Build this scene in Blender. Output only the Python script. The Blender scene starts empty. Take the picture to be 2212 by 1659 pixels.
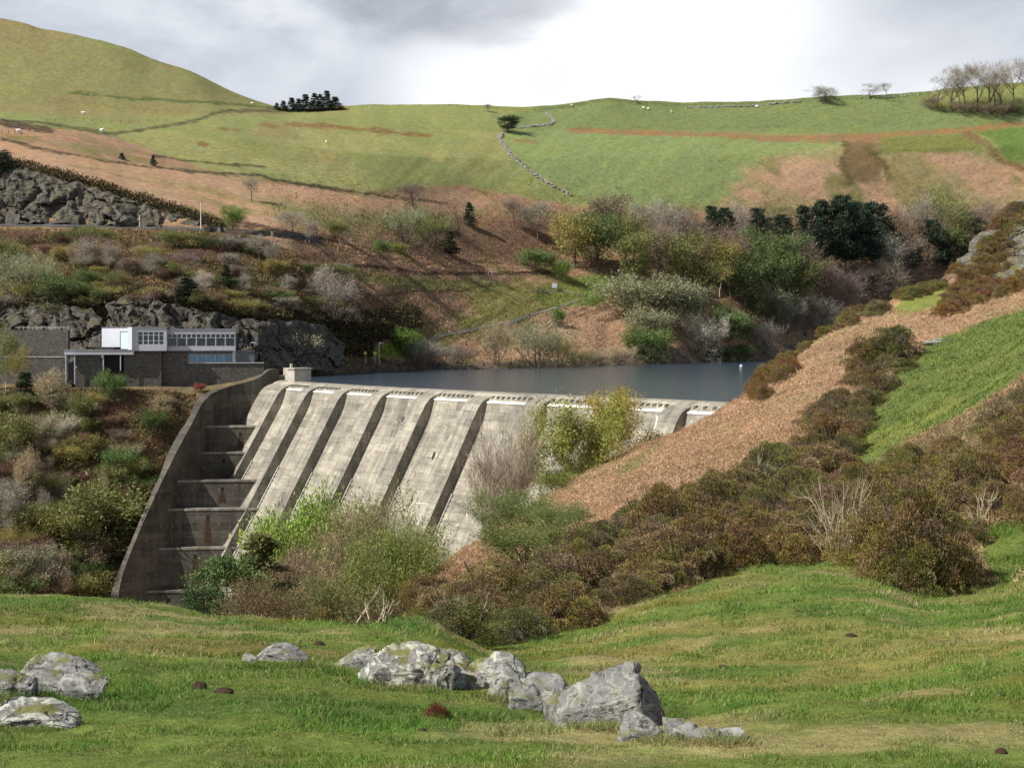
import bpy, math, random
import numpy as np

# ------------------------------------------------------------------ camera, world, sun, exposure
SC = bpy.context.scene
COL = SC.collection
F, CX, HY, EYE = 3039.0, 1106.0, 735.0, 7.26      # focal length, centre and horizon in 2212-px units; eye height above the dam crest
cam_d = bpy.data.cameras.new('camera')
cam = bpy.data.objects.new('camera', cam_d); COL.objects.link(cam)
cam.location = (0, 0, EYE); cam.rotation_euler = (math.radians(90), 0, 0)
cam_d.sensor_width = 36.0; cam_d.lens = 36.0 * F / 2212.0
cam_d.shift_y = -(829.5 - HY) / 2212.0
cam_d.clip_start = 0.1; cam_d.clip_end = 9000
SC.camera = cam

SUN_AZ, SUN_EL = math.radians(24), math.radians(44)   # behind the camera's left shoulder
SUN_DIR = np.array([-math.cos(SUN_AZ) * math.cos(SUN_EL), -math.sin(SUN_AZ) * math.cos(SUN_EL), math.sin(SUN_EL)])
world = bpy.data.worlds.new('World'); SC.world = world; world.use_nodes = True
SC.view_settings.view_transform = 'Standard'; SC.view_settings.look = 'None'
SC.view_settings.gamma = 1.0; SC.view_settings.exposure = 0.55
SC.render.use_motion_blur = False
sun_d = bpy.data.lights.new('sun', 'SUN'); sun_d.energy = 5.0; sun_d.angle = math.radians(0.53); sun_d.color = (1.0, 0.95, 0.87)
sun = bpy.data.objects.new('sun', sun_d); COL.objects.link(sun)
from mathutils import Vector
sun.rotation_euler = Vector(tuple(SUN_DIR)).to_track_quat('Z', 'Y').to_euler()


class NT:
    """small helper round a node tree"""
    def __init__(self, tree):
        self.t = tree; self.n = tree.nodes; self.l = tree.links
        self.n.clear()
    def add(self, kind, props=None, **ins):
        nd = self.n.new(kind)
        for k, v in (props or {}).items(): setattr(nd, k, v)
        for k, v in ins.items():
            key = int(k[1:]) if k[0] == 'i' and k[1:].isdigit() else k.replace('_', ' ')
            s = nd.inputs[key]
            if isinstance(v, bpy.types.NodeSocket): self.l.new(v, s)
            else: s.default_value = v
        return nd
    def math(self, op, a, b=0.0, clamp=False):
        return self.add('ShaderNodeMath', {'operation': op, 'use_clamp': clamp}, i0=a, i1=b).outputs[0]
    def mix(self, f, a, b, mode='MIX'):
        nd = self.n.new('ShaderNodeMix'); nd.data_type = 'RGBA'; nd.blend_type = mode
        for i, v in ((0, f), (6, a), (7, b)):
            if isinstance(v, bpy.types.NodeSocket): self.l.new(v, nd.inputs[i])
            else: nd.inputs[i].default_value = (tuple(v) + (1,)) if (i > 0 and len(v) == 3) else v
        return nd.outputs[2]
    def ramp(self, v, stops, interp='LINEAR'):
        nd = self.n.new('ShaderNodeValToRGB'); cr = nd.color_ramp; cr.interpolation = interp
        while len(cr.elements) < len(stops): cr.elements.new(0.5)
        for e, (p, c) in zip(cr.elements, stops):
            e.position = p; e.color = (tuple(c) + (1,)) if hasattr(c, '__len__') else (c, c, c, 1)
        self.l.new(v, nd.inputs[0]); return nd.outputs[0]
    def noise(self, vec, scale, detail=4, rough=0.55, dist=0.0):
        return self.add('ShaderNodeTexNoise', None, Vector=vec, Scale=scale, Detail=detail, Roughness=rough, Distortion=dist).outputs[0]


# sky: clear Nishita sky seen through a broken cloud deck
w = NT(world.node_tree)
sky = w.add('ShaderNodeTexSky', {'sky_type': 'NISHITA', 'sun_disc': False, 'sun_elevation': SUN_EL,
                                 'sun_rotation': math.radians(270) - SUN_AZ, 'air_density': 1.0, 'dust_density': 1.5})
tc = w.add('ShaderNodeTexCoord').outputs['Generated']
sep = w.add('ShaderNodeSeparateXYZ', None, Vector=tc)
zc = w.math('ADD', w.math('MAXIMUM', sep.outputs[2], 0.0), 0.12)
px = w.math('DIVIDE', sep.outputs[0], zc); py = w.math('DIVIDE', sep.outputs[1], zc)
deck = w.add('ShaderNodeCombineXYZ', None, X=px, Y=py).outputs[0]     # the cloud deck as a flat layer overhead
flat = w.add('ShaderNodeVectorMath', {'operation': 'MULTIPLY'}, i0=tc, i1=(1.0, 1.0, 2.1)).outputs[0]
big = w.noise(flat, 6.0, 7, 0.52, 0.3)
wisp = w.noise(flat, 17.0, 6, 0.6, 0.4)

def dirvec(x, y):
    v = np.array([(x - CX) / F, 1.0, (HY - y) / F]); v /= np.linalg.norm(v); return (v[0], v[1], v[2] * 2.1)
def blob(x, y, r, soft):
    d = w.add('ShaderNodeVectorMath', {'operation': 'DISTANCE'}, i0=flat, i1=dirvec(x, y)).outputs['Value']
    d = w.math('ADD', d, w.math('MULTIPLY', w.math('SUBTRACT', big, 0.5), 0.32))
    return w.add('ShaderNodeMapRange', {'interpolation_type': 'SMOOTHSTEP'}, Value=d, i1=r + soft, i2=max(r - soft, 0.0), i3=0.0, i4=1.0).outputs[0]
base_c = w.ramp(big, [(0.34, (0.38, 0.42, 0.50)), (0.50, (0.50, 0.54, 0.61)), (0.62, (0.68, 0.71, 0.76))])
bright = w.math('MAXIMUM', blob(1450, 170, 0.13, 0.08), w.math('MAXIMUM', blob(1050, 190, 0.075, 0.05), blob(1250, 110, 0.06, 0.04)))
bright = w.math('MAXIMUM', bright, w.math('MAXIMUM', blob(1540, 60, 0.11, 0.06), w.math('MULTIPLY', blob(1850, 215, 0.10, 0.08), 0.8)))
c1 = w.mix(bright, base_c, (1.0, 1.01, 1.03))
dark = w.math('MAXIMUM', blob(830, -10, 0.055, 0.045), blob(1000, 10, 0.05, 0.035))
dark = w.math('MULTIPLY', dark, 0.8)
c2 = w.mix(dark, c1, (0.30, 0.325, 0.385))
dark2 = w.math('MULTIPLY', blob(2080, 10, 0.10, 0.08), 0.5)
c3 = w.mix(dark2, c2, (0.34, 0.375, 0.445))
lowl = w.math('MULTIPLY', blob(560, 175, 0.09, 0.08), 0.55)
c3 = w.mix(lowl, c3, (0.38, 0.42, 0.50))
c3 = w.mix(w.math('MULTIPLY', w.ramp(wisp, [(0.35, 0.0), (0.7, 1.0)]), 0.42), c3, (0.70, 0.73, 0.78))
up = w.ramp(sep.outputs[2], [(0.30, 0.0), (0.55, 1.0)])
gaps = w.ramp(w.noise(deck, 0.9, 6, 0.55), [(0.42, 0.55), (0.62, 1.0)])
nish = w.add('ShaderNodeVectorMath', {'operation': 'SCALE'}, i0=sky.outputs[0], Scale=0.08).outputs[0]
upper = w.mix(gaps, (0.18, 0.205, 0.25), nish)
col = w.mix(up, c3, upper)
bg = w.add('ShaderNodeBackground', None, Color=col, Strength=0.82)
wo = w.add('ShaderNodeOutputWorld'); w.l.new(bg.outputs[0], wo.inputs[0])

# ------------------------------------------------------------------ helpers
rng = np.random.default_rng(7)

def hash2(ix, iy, seed=0):
    h = (ix.astype(np.int64) * 374761393 + iy.astype(np.int64) * 668265263 + seed * 974634777) & 0x7fffffff
    h = ((h ^ (h >> 13)) * 1274126177) & 0x7fffffff
    return ((h ^ (h >> 16)) & 0xffff) / 65535.0
def vnoise(x, y, seed=0):
    x = np.asarray(x, float); y = np.asarray(y, float)
    ix = np.floor(x); iy = np.floor(y); fx = x - ix; fy = y - iy
    fx = fx * fx * (3 - 2 * fx); fy = fy * fy * (3 - 2 * fy)
    a = hash2(ix, iy, seed); b = hash2(ix + 1, iy, seed); c = hash2(ix, iy + 1, seed); d = hash2(ix + 1, iy + 1, seed)
    return (a * (1 - fx) + b * fx) * (1 - fy) + (c * (1 - fx) + d * fx) * fy
def fbm(x, y, oct=4, seed=0, gain=0.5):
    s = 0; a = 1; t = 0
    for o in range(oct):
        s = s + a * vnoise(x * 2 ** o + 17.3 * o, y * 2 ** o - 9.1 * o, seed + o); t += a; a *= gain
    return s / t
def fbm3(p, oct=4, seed=0, gain=0.5):
    return (fbm(p[:, 0], p[:, 1], oct, seed, gain) + fbm(p[:, 1] + 5.2, p[:, 2], oct, seed + 31, gain) + fbm(p[:, 2] - 3.7, p[:, 0], oct, seed + 57, gain)) / 3

def tag(o, label=None, cat=None, group=None, kind=None):
    if label: o['label'] = label
    if cat: o['category'] = cat
    if group: o['group'] = group
    if kind: o['kind'] = kind
    return o
def link(o, parent=None):
    COL.objects.link(o)
    if parent is not None: o.parent = parent
    return o
def empty(name, loc=(0, 0, 0), rz=0.0):
    o = bpy.data.objects.new(name, None); o.location = loc; o.rotation_euler = (0, 0, rz); o.empty_display_size = 0.3
    return link(o)
def mesh_np(name, V, loops, sizes, mat, smooth=False, col=None):
    """mesh from numpy: flat loop index array and polygon sizes"""
    me = bpy.data.meshes.new(name)
    V = np.asarray(V, np.float32); loops = np.asarray(loops, np.int32).ravel(); sizes = np.asarray(sizes, np.int32)
    me.vertices.add(len(V)); me.vertices.foreach_set('co', V.ravel())
    me.loops.add(len(loops)); me.loops.foreach_set('vertex_index', loops)
    me.polygons.add(len(sizes)); st = np.zeros(len(sizes), np.int32); st[1:] = np.cumsum(sizes)[:-1]
    me.polygons.foreach_set('loop_start', st); me.polygons.foreach_set('loop_total', sizes)
    if smooth: me.polygons.foreach_set('use_smooth', np.ones(len(sizes), bool))
    me.update(calc_edges=True)
    if col is not None:
        a = me.color_attributes.new('Col', 'FLOAT_COLOR', 'POINT')
        c = np.ones((len(V), 4), np.float32); c[:, :3] = col; a.data.foreach_set('color', c.ravel())
    if mat is not None: me.materials.append(mat)
    return me
def obj(name, me, parent=None, loc=None):
    o = bpy.data.objects.new(name, me)
    if loc is not None: o.location = loc
    return link(o, parent)

class MB:
    """collects simple solids, built as ONE mesh"""
    def __init__(self): self.v = []; self.f = []
    def poly(self, pts, faces):
        n = len(self.v); self.v += [tuple(map(float, p)) for p in pts]; self.f += [tuple(i + n for i in f) for f in faces]; return self
    def box(self, x0, x1, y0, y1, z0, z1):
        return self.poly([(x0, y0, z0), (x1, y0, z0), (x1, y1, z0), (x0, y1, z0), (x0, y0, z1), (x1, y0, z1), (x1, y1, z1), (x0, y1, z1)],
                         [(0, 3, 2, 1), (4, 5, 6, 7), (0, 1, 5, 4), (1, 2, 6, 5), (2, 3, 7, 6), (3, 0, 4, 7)])
    def tube(self, pts, rad, n=6, cap=True):
        pts = [np.array(p, float) for p in pts]; m = len(pts); base = len(self.v)
        rad = rad if hasattr(rad, '__len__') else [rad] * m
        for i, p in enumerate(pts):
            d = pts[min(i + 1, m - 1)] - pts[max(i - 1, 0)]; L = np.linalg.norm(d); d = d / L if L > 1e-9 else np.array([0, 0, 1.])
            a = np.cross(d, (0.0, 0.0, 1.0) if abs(d[2]) < 0.9 else (1.0, 0, 0)); a /= np.linalg.norm(a); b = np.cross(d, a)
            for k in range(n):
                t = 2 * math.pi * k / n; q = p + rad[i] * (a * math.cos(t) + b * math.sin(t)); self.v.append(tuple(q))
        for i in range(m - 1):
            for k in range(n):
                k2 = (k + 1) % n; self.f.append((base + i * n + k, base + i * n + k2, base + (i + 1) * n + k2, base + (i + 1) * n + k))
        if cap: self.f.append(tuple(base + (m - 1) * n + k for k in range(n))); self.f.append(tuple(base + k for k in range(n))[::-1])
        return self
    def mesh(self, name, mat, smooth=False, bevel=0):
        me = bpy.data.meshes.new(name); me.from_pydata(self.v, [], self.f); me.materials.append(mat)
        if bevel:
            import bmesh
            bm = bmesh.new(); bm.from_mesh(me); bmesh.ops.recalc_face_normals(bm, faces=bm.faces)
            bmesh.ops.bevel(bm, geom=list(bm.edges), offset=bevel, segments=1, affect='EDGES'); bm.to_mesh(me); bm.free()
        if smooth: me.polygons.foreach_set('use_smooth', [True] * len(me.polygons))
        me.update(); return me
    def build(self, name, mat, parent=None, smooth=False, bevel=0):
        return obj(name, self.mesh(name, mat, smooth, bevel), parent)

def P3(x, y, Z):
    return np.array([(x - CX) / F * Z, Z, EYE - (y - HY) * Z / F])

# ------------------------------------------------------------------ materials
def new_mat(name):
    m = bpy.data.materials.new(name); m.use_nodes = True; return m, NT(m.node_tree)
def finish(t, color, rough=0.9, bump=None, bump_s=0.4, dist=0.05, spec=0.2, trans=None):
    kw = {}
    if bump is not None:
        kw['Normal'] = t.add('ShaderNodeBump', None, Strength=bump_s, Distance=dist, Height=bump).outputs[0]
    b = t.add('ShaderNodeBsdfPrincipled', None, Base_Color=color if not isinstance(color, tuple) else (*color, 1), Roughness=rough, **kw)
    b.inputs['Specular IOR Level'].default_value = spec
    out = t.add('ShaderNodeOutputMaterial')
    sh = b.outputs[0]
    if trans:
        tr = t.add('ShaderNodeBsdfTranslucent', None, Color=color if not isinstance(color, tuple) else (*color, 1)).outputs[0]
        sh = t.add('ShaderNodeMixShader', None, i0=trans, i1=sh, i2=tr).outputs[0]
    t.l.new(sh, out.inputs[0]); return b

def M_ground():
    m, t = new_mat('ground_cover')
    pos = t.add('ShaderNodeNewGeometry').outputs['Position']
    a = t.add('ShaderNodeVertexColor', {'layer_name': 'Col'}).outputs['Color']
    camd = t.add('ShaderNodeVectorMath', {'operation': 'LENGTH'}, i0=pos).outputs['Value']
    far = t.ramp(t.math('DIVIDE', camd, 400.0), [(0.05, 0.0), (0.5, 1.0)])
    n1 = t.noise(pos, 0.55, 8, 0.68)
    n2 = t.noise(pos, 9.0, 6, 0.7)
    n3 = t.noise(pos, 0.07, 5, 0.6)
    v = t.mix(far, t.ramp(n2, [(0.25, 0.55), (0.5, 1.0), (0.78, 1.5)]), t.ramp(n1, [(0.28, 0.68), (0.5, 1.0), (0.75, 1.34)]))
    c = t.mix(1.0, a, v, 'MULTIPLY')
    c = t.mix(t.math('MULTIPLY', t.ramp(n3, [(0.4, 0.0), (0.65, 1.0)]), 0.35), c, t.mix(1.0, c, (1.25, 1.05, 0.75), 'MULTIPLY'))
    b1 = t.math('ADD', t.math('MULTIPLY', n1, t.math('MULTIPLY', far, 0.3)), t.math('MULTIPLY', n2, 0.12))
    finish(t, c, 0.95, b1, 0.6, 0.8, 0.1)
    return m
def M_foliage(name, base, var=0.35, trans=0.25, use_obj=True, use_col=False):
    m, t = new_mat(name)
    geo = t.add('ShaderNodeNewGeometry')
    r = geo.outputs['Random Per Island']
    c = (*base, 1)
    if use_obj: c = t.add('ShaderNodeObjectInfo').outputs['Color']
    if use_col: c = t.add('ShaderNodeVertexColor', {'layer_name': 'Col'}).outputs['Color']
    if use_obj and use_col:
        c = t.mix(1.0, t.add('ShaderNodeObjectInfo').outputs['Color'], c, 'MULTIPLY')
    n = t.noise(geo.outputs['Position'], 0.8, 3)
    f = t.math('ADD', t.math('MULTIPLY', r, var * 2), 1.0 - var)
    f = t.math('MULTIPLY', f, t.ramp(n, [(0.3, 0.75), (0.7, 1.25)]))
    sc = t.add('ShaderNodeVectorMath', {'operation': 'SCALE'}, i0=c, Scale=f).outputs[0]
    finish(t, sc, 0.75, spec=0.15, trans=trans)
    return m
def M_bark(name, c1, c2, scale=6):
    m, t = new_mat(name)
    pos = t.add('ShaderNodeTexCoord').outputs['Object']
    st = t.add('ShaderNodeVectorMath', {'operation': 'MULTIPLY'}, i0=pos, i1=(scale, scale, scale * 0.35)).outputs[0]
    n = t.noise(st, 1.5, 6, 0.7)
    finish(t, t.ramp(n, [(0.35, c1), (0.62, c2)]), 0.9, n, 0.5, 0.03)
    return m
def M_plain(name, color, rough=0.6, var=0.15, spec=0.3, metallic=0.0, scale=1.2):
    m, t = new_mat(name)
    pos = t.add('ShaderNodeTexCoord').outputs['Object']
    n = t.noise(pos, scale, 6, 0.65)
    c = t.mix(1.0, tuple(color), t.ramp(n, [(0.3, 1 - var), (0.7, 1 + var)]), 'MULTIPLY')
    b = finish(t, c, rough, n, 0.15, 0.02, spec); b.inputs['Metallic'].default_value = metallic
    return m
def M_concrete(name, tint=(1, 1, 1), dark=1.0, lift=1.25, lichen=1.0):
    m, t = new_mat(name)
    pos = t.add('ShaderNodeNewGeometry').outputs['Position']
    uv = t.add('ShaderNodeUVMap', {'uv_map': 'face'}).outputs[0]           # metres along and down the face
    s = t.add('ShaderNodeSeparateXYZ', None, Vector=uv)
    u, v = s.outputs[0], s.outputs[1]
    wob = t.math('MULTIPLY', t.math('SUBTRACT', t.noise(pos, 0.6, 3), 0.5), 0.12)
    row = t.math('DIVIDE', t.math('ADD', v, wob), lift)
    rid = t.math('FLOOR', row)
    fr = t.math('FRACT', row)
    cid = t.math('FLOOR', t.math('ADD', t.math('DIVIDE', u, 2.45), t.math('MULTIPLY', t.math('FRACT', t.math('MULTIPLY', rid, 0.5)), 1.0)))
    wn = t.add('ShaderNodeTexWhiteNoise', {'noise_dimensions': '2D'}, Vector=t.add('ShaderNodeCombineXYZ', None, X=rid, Y=cid).outputs[0]).outputs[0]
    wr = t.add('ShaderNodeTexWhiteNoise', {'noise_dimensions': '1D'}, W=rid).outputs[0]
    big = t.noise(pos, 0.16, 6, 0.6)
    fine = t.noise(pos, 2.2, 8, 0.72)
    st = t.add('ShaderNodeCombineXYZ', None, X=t.math('MULTIPLY', u, 1.1), Y=t.math('MULTIPLY', v, 0.07)).outputs[0]
    streak = t.noise(st, 1.0, 6, 0.65)
    hs = t.add('ShaderNodeCombineXYZ', None, X=t.math('MULTIPLY', u, 0.16), Y=t.math('MULTIPLY', v, 1.5)).outputs[0]
    hband = t.noise(hs, 1.0, 5, 0.65)
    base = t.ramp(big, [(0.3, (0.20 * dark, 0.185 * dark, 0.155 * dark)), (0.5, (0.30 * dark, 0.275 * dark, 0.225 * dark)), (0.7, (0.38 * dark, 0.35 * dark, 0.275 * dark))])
    c = t.mix(1.0, base, t.ramp(fine, [(0.25, 0.62), (0.5, 1.0), (0.75, 1.32)]), 'MULTIPLY')
    c = t.mix(1.0, c, t.ramp(wn, [(0.0, 0.80), (1.0, 1.18)]), 'MULTIPLY')
    c = t.mix(1.0, c, t.ramp(wr, [(0.0, 0.90), (1.0, 1.08)]), 'MULTIPLY')
    c = t.mix(1.0, c, t.ramp(streak, [(0.32, 0.60), (0.5, 1.0), (0.75, 1.14)]), 'MULTIPLY')
    c = t.mix(1.0, c, t.ramp(hband, [(0.3, 0.72), (0.5, 1.0), (0.72, 1.16)]), 'MULTIPLY')
    joint = t.ramp(fr, [(0.0, 0.62), (0.07, 1.0), (0.95, 1.0), (1.0, 0.62)])
    jn = t.mix(t.ramp(t.noise(pos, 0.5, 3), [(0.42, 0.0), (0.6, 0.9)]), (1, 1, 1), joint)
    c = t.mix(1.0, c, jn, 'MULTIPLY')
    # pale lime and lichen runs, denser near the crest
    li = t.noise(t.add('ShaderNodeVectorMath', {'operation': 'MULTIPLY'}, i0=pos, i1=(1.6, 1.6, 0.7)).outputs[0], 1.1, 7, 0.7, 0.6)
    lim = t.math('MULTIPLY', t.ramp(li, [(0.615, 0.0), (0.66, 1.0)]), 0.75 * lichen)
    c = t.mix(lim, c, (0.52, 0.50, 0.42))
    gr = t.noise(pos, 0.3, 5, 0.6)
    c = t.mix(t.math('MULTIPLY', t.ramp(gr, [(0.55, 0.0), (0.75, 1.0)]), 0.30), c, (0.12, 0.115, 0.08))
    c = t.mix(1.0, c, tuple(tint), 'MULTIPLY')
    finish(t, c, 0.9, t.math('ADD', fine, joint), 0.35, 0.06, 0.2)
    return m
def M_rock(name, c_lo, c_hi, scale=1.0, moss=0.3, lichen=0.4, obj_space=False):
    m, t = new_mat(name)
    geo = t.add('ShaderNodeNewGeometry'); pos = geo.outputs['Position']
    n1 = t.noise(pos, 1.3 * scale, 8, 0.7, 0.5); n2 = t.noise(pos, 7 * scale, 8, 0.75)
    cr = t.add('ShaderNodeTexVoronoi', {'feature': 'DISTANCE_TO_EDGE'}, Vector=t.add('ShaderNodeVectorMath', {'operation': 'ADD'}, i0=pos,
             i1=t.add('ShaderNodeTexNoise', None, Vector=pos, Scale=1.5 * scale, Detail=4.0).outputs[1]).outputs[0], Scale=1.7 * scale).outputs['Distance']
    c = t.ramp(n1, [(0.3, c_lo), (0.68, c_hi)])
    c = t.mix(1.0, c, t.ramp(n2, [(0.28, 0.55), (0.5, 1.0), (0.72, 1.35)]), 'MULTIPLY')
    c = t.mix(t.ramp(cr, [(0.0, 0.7), (0.035, 0.0)]), c, (0.03, 0.027, 0.022))
    ln = t.noise(pos, 4.5 * scale, 6, 0.65, 0.8)
    c = t.mix(t.math('MULTIPLY', t.ramp(ln, [(0.52, 0.0), (0.56, 1.0)]), lichen), c, (0.50, 0.52, 0.43))
    ln2 = t.noise(pos, 3.1 * scale, 5, 0.6, 1.2)
    c = t.mix(t.math('MULTIPLY', t.ramp(ln2, [(0.60, 0.0), (0.63, 1.0)]), 0.8), c, (0.045, 0.035, 0.028))
    up = t.add('ShaderNodeSeparateXYZ', None, Vector=geo.outputs['Normal']).outputs[2]
    mm = t.math('MULTIPLY', t.ramp(t.noise(pos, 1.9 * scale, 5), [(0.52, 0.0), (0.60, 1.0)]), t.ramp(up, [(0.4, 0.0), (0.8, moss)]))
    c = t.mix(mm, c, (0.12, 0.12, 0.02))
    finish(t, c, 0.92, t.math('ADD', n1, t.math('MULTIPLY', n2, 0.4)), 0.8, 0.09 / scale, 0.2)
    return m
MAT = {}
MAT['ground'] = M_ground()
MAT['leaf'] = M_foliage('foliage', (0.1, 0.12, 0.03))
MAT['needle'] = M_foliage('needles', (0.02, 0.04, 0.02), 0.4, 0.1)
MAT['twig'] = M_foliage('twigs', (0.12, 0.09, 0.06), 0.35, 0.1)
MAT['gorse'] = M_foliage('gorse_sprays', (0.1, 0.1, 0.03), 0.4, 0.12, True, True)
MAT['blade'] = M_foliage('grass_blades', (0.06, 0.12, 0.02), 0.25, 0.35, False, True)
MAT['litter'] = M_foliage('plant_litter', (0.2, 0.1, 0.04), 0.35, 0.2, False, True)
MAT['bark'] = M_bark('bark', (0.05, 0.04, 0.03), (0.14, 0.115, 0.09))
MAT['birch'] = M_bark('birch_bark', (0.16, 0.14, 0.12), (0.55, 0.52, 0.47))
MAT['deadwood'] = M_bark('dead_wood', (0.22, 0.18, 0.12), (0.48, 0.40, 0.28))
MAT['concrete'] = M_concrete('dam_concrete', dark=0.84)
MAT['concrete_pier'] = M_concrete('buttress_concrete', (0.97, 0.97, 0.98), 0.80)
MAT['concrete_shade'] = M_concrete('shade_dark_concrete', (1.0, 0.97, 0.97), 0.30, 1.25, 0.35)  # dirty concrete tone, taken darker still to paint in the basin walls' shade
MAT['lip'] = M_plain('white_lip', (0.58, 0.57, 0.53), 0.7, 0.25)
MAT['concrete_pale'] = M_plain('ledge_concrete', (0.36, 0.34, 0.29), 0.9, 0.3)
MAT['white'] = M_plain('white_paint', (0.43, 0.455, 0.50), 0.5, 0.06)
MAT['grey'] = M_plain('shaded_render', (0.42, 0.42, 0.45), 0.7, 0.1)  # grazing shade on the front walls, put into the base colour
MAT['pale'] = M_plain('pale_render', (0.55, 0.53, 0.50), 0.7, 0.1)
MAT['slate'] = M_plain('slate_panel', (0.11, 0.12, 0.14), 0.6, 0.1)
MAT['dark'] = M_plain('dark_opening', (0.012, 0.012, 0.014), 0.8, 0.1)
MAT['roof'] = M_plain('roof_felt', (0.20, 0.19, 0.19), 0.8, 0.2)
MAT['asphalt'] = M_plain('asphalt', (0.075, 0.078, 0.082), 0.9, 0.2, 0.2)
MAT['path'] = M_plain('path_gravel', (0.20, 0.19, 0.16), 0.9, 0.2, 0.2)
MAT['rust'] = M_plain('rust_streak', (0.062, 0.038, 0.022), 0.9, 0.5, 0.1, scale=2.5)
MAT['glass'] = M_plain('window_glass', (0.02, 0.028, 0.03), 0.08, 0.3, 0.6)
MAT['glass_lit'] = M_plain('painted_sunlit_glass', (0.45, 0.56, 0.58), 0.2, 0.1, 0.5)  # pale copy of the window glass, sunlight put into its colour
MAT['blueglass'] = M_plain('blue_blind_glass', (0.09, 0.22, 0.32), 0.15, 0.3, 0.6, scale=0.7)
MAT['wool'] = M_plain('wool', (0.72, 0.70, 0.63), 0.95, 0.1)
MAT['yellow'] = M_plain('yellow_sign', (0.75, 0.62, 0.06), 0.5, 0.05)
MAT['soil'] = M_plain('soil', (0.045, 0.028, 0.02), 0.95, 0.5, 0.1, scale=14)
MAT['stone'] = M_plain('field_stone', (0.38, 0.37, 0.34), 0.95, 0.4, 0.1, scale=1.5)
MAT['stonewall'] = M_rock('retaining_stone', (0.045, 0.04, 0.036), (0.11, 0.10, 0.09), 1.2, 0.1, 0.18)
MAT['cliff'] = M_rock('cliff_rock', (0.022, 0.019, 0.016), (0.135, 0.122, 0.10), 0.35, 0.5, 0.06)
MAT['crag'] = M_rock('crag_rock', (0.03, 0.024, 0.02), (0.15, 0.135, 0.115), 0.6, 0.9, 0.22)
MAT['boulder'] = M_rock('lichen_rock', (0.13, 0.125, 0.115), (0.30, 0.29, 0.27), 2.2, 0.85, 0.75)
MAT['boulder_grey'] = M_rock('grey_rock', (0.11, 0.11, 0.105), (0.27, 0.265, 0.25), 2.4, 0.75, 0.30)

def M_water():
    m, t = new_mat('lake_water')
    pos = t.add('ShaderNodeNewGeometry').outputs['Position']
    st = t.add('ShaderNodeVectorMath', {'operation': 'MULTIPLY'}, i0=pos, i1=(0.7, 0.35, 1)).outputs[0]
    n = t.noise(st, 1.4, 6, 0.7)
    finish(t, (0.035, 0.058, 0.092), 0.12, n, 0.45, 0.35, 0.5)
    return m
MAT['water'] = M_water()

# ------------------------------------------------------------------ dam plan (crest line at z = 0)
W = 12.5
PIER_X = [1515.5, 1363, 1210.5, 1081, 966.7, 864.6, 779, 706, 647.5]
_Z = 13.5 * W; _X = (PIER_X[0] - CX) / F * _Z
CP = [(_X, _Z)]; TH = []
for i in range(1, 9):
    t_ = (PIER_X[i] - CX) / F
    a_ = math.asin((CP[-1][0] - t_ * CP[-1][1]) / W / math.hypot(1, t_)) - math.atan(t_)
    TH.append(a_); CP.append((CP[-1][0] - W * math.sin(a_), CP[-1][1] + W * math.cos(a_)))
a0 = TH[0] + 0.0; a9 = TH[-1] - 0.03
CP = [(CP[0][0] + 4 * W * math.sin(a0), CP[0][1] - 4 * W * math.cos(a0))] + CP + [(CP[-1][0] - 2 * W * math.sin(a9), CP[-1][1] + 2 * W * math.cos(a9))]
CP = np.array(CP); CS = np.array([-4.0] + list(range(9)) + [10.0])
THn = np.array([a0, a0] + [(TH[i] + TH[i + 1]) / 2 for i in range(7)] + [a9, a9]); THs = CS
def crest(s):
    return np.array([np.interp(s, CS, CP[:, 0]), np.interp(s, CS, CP[:, 1])])
def nrm(s):
    a = np.interp(s, THs, THn); return np.array([-math.cos(a), -math.sin(a)])     # downstream
def dam_pt(s, d, z):
    c = crest(s) + d * nrm(s); return (c[0], c[1], z)

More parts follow.
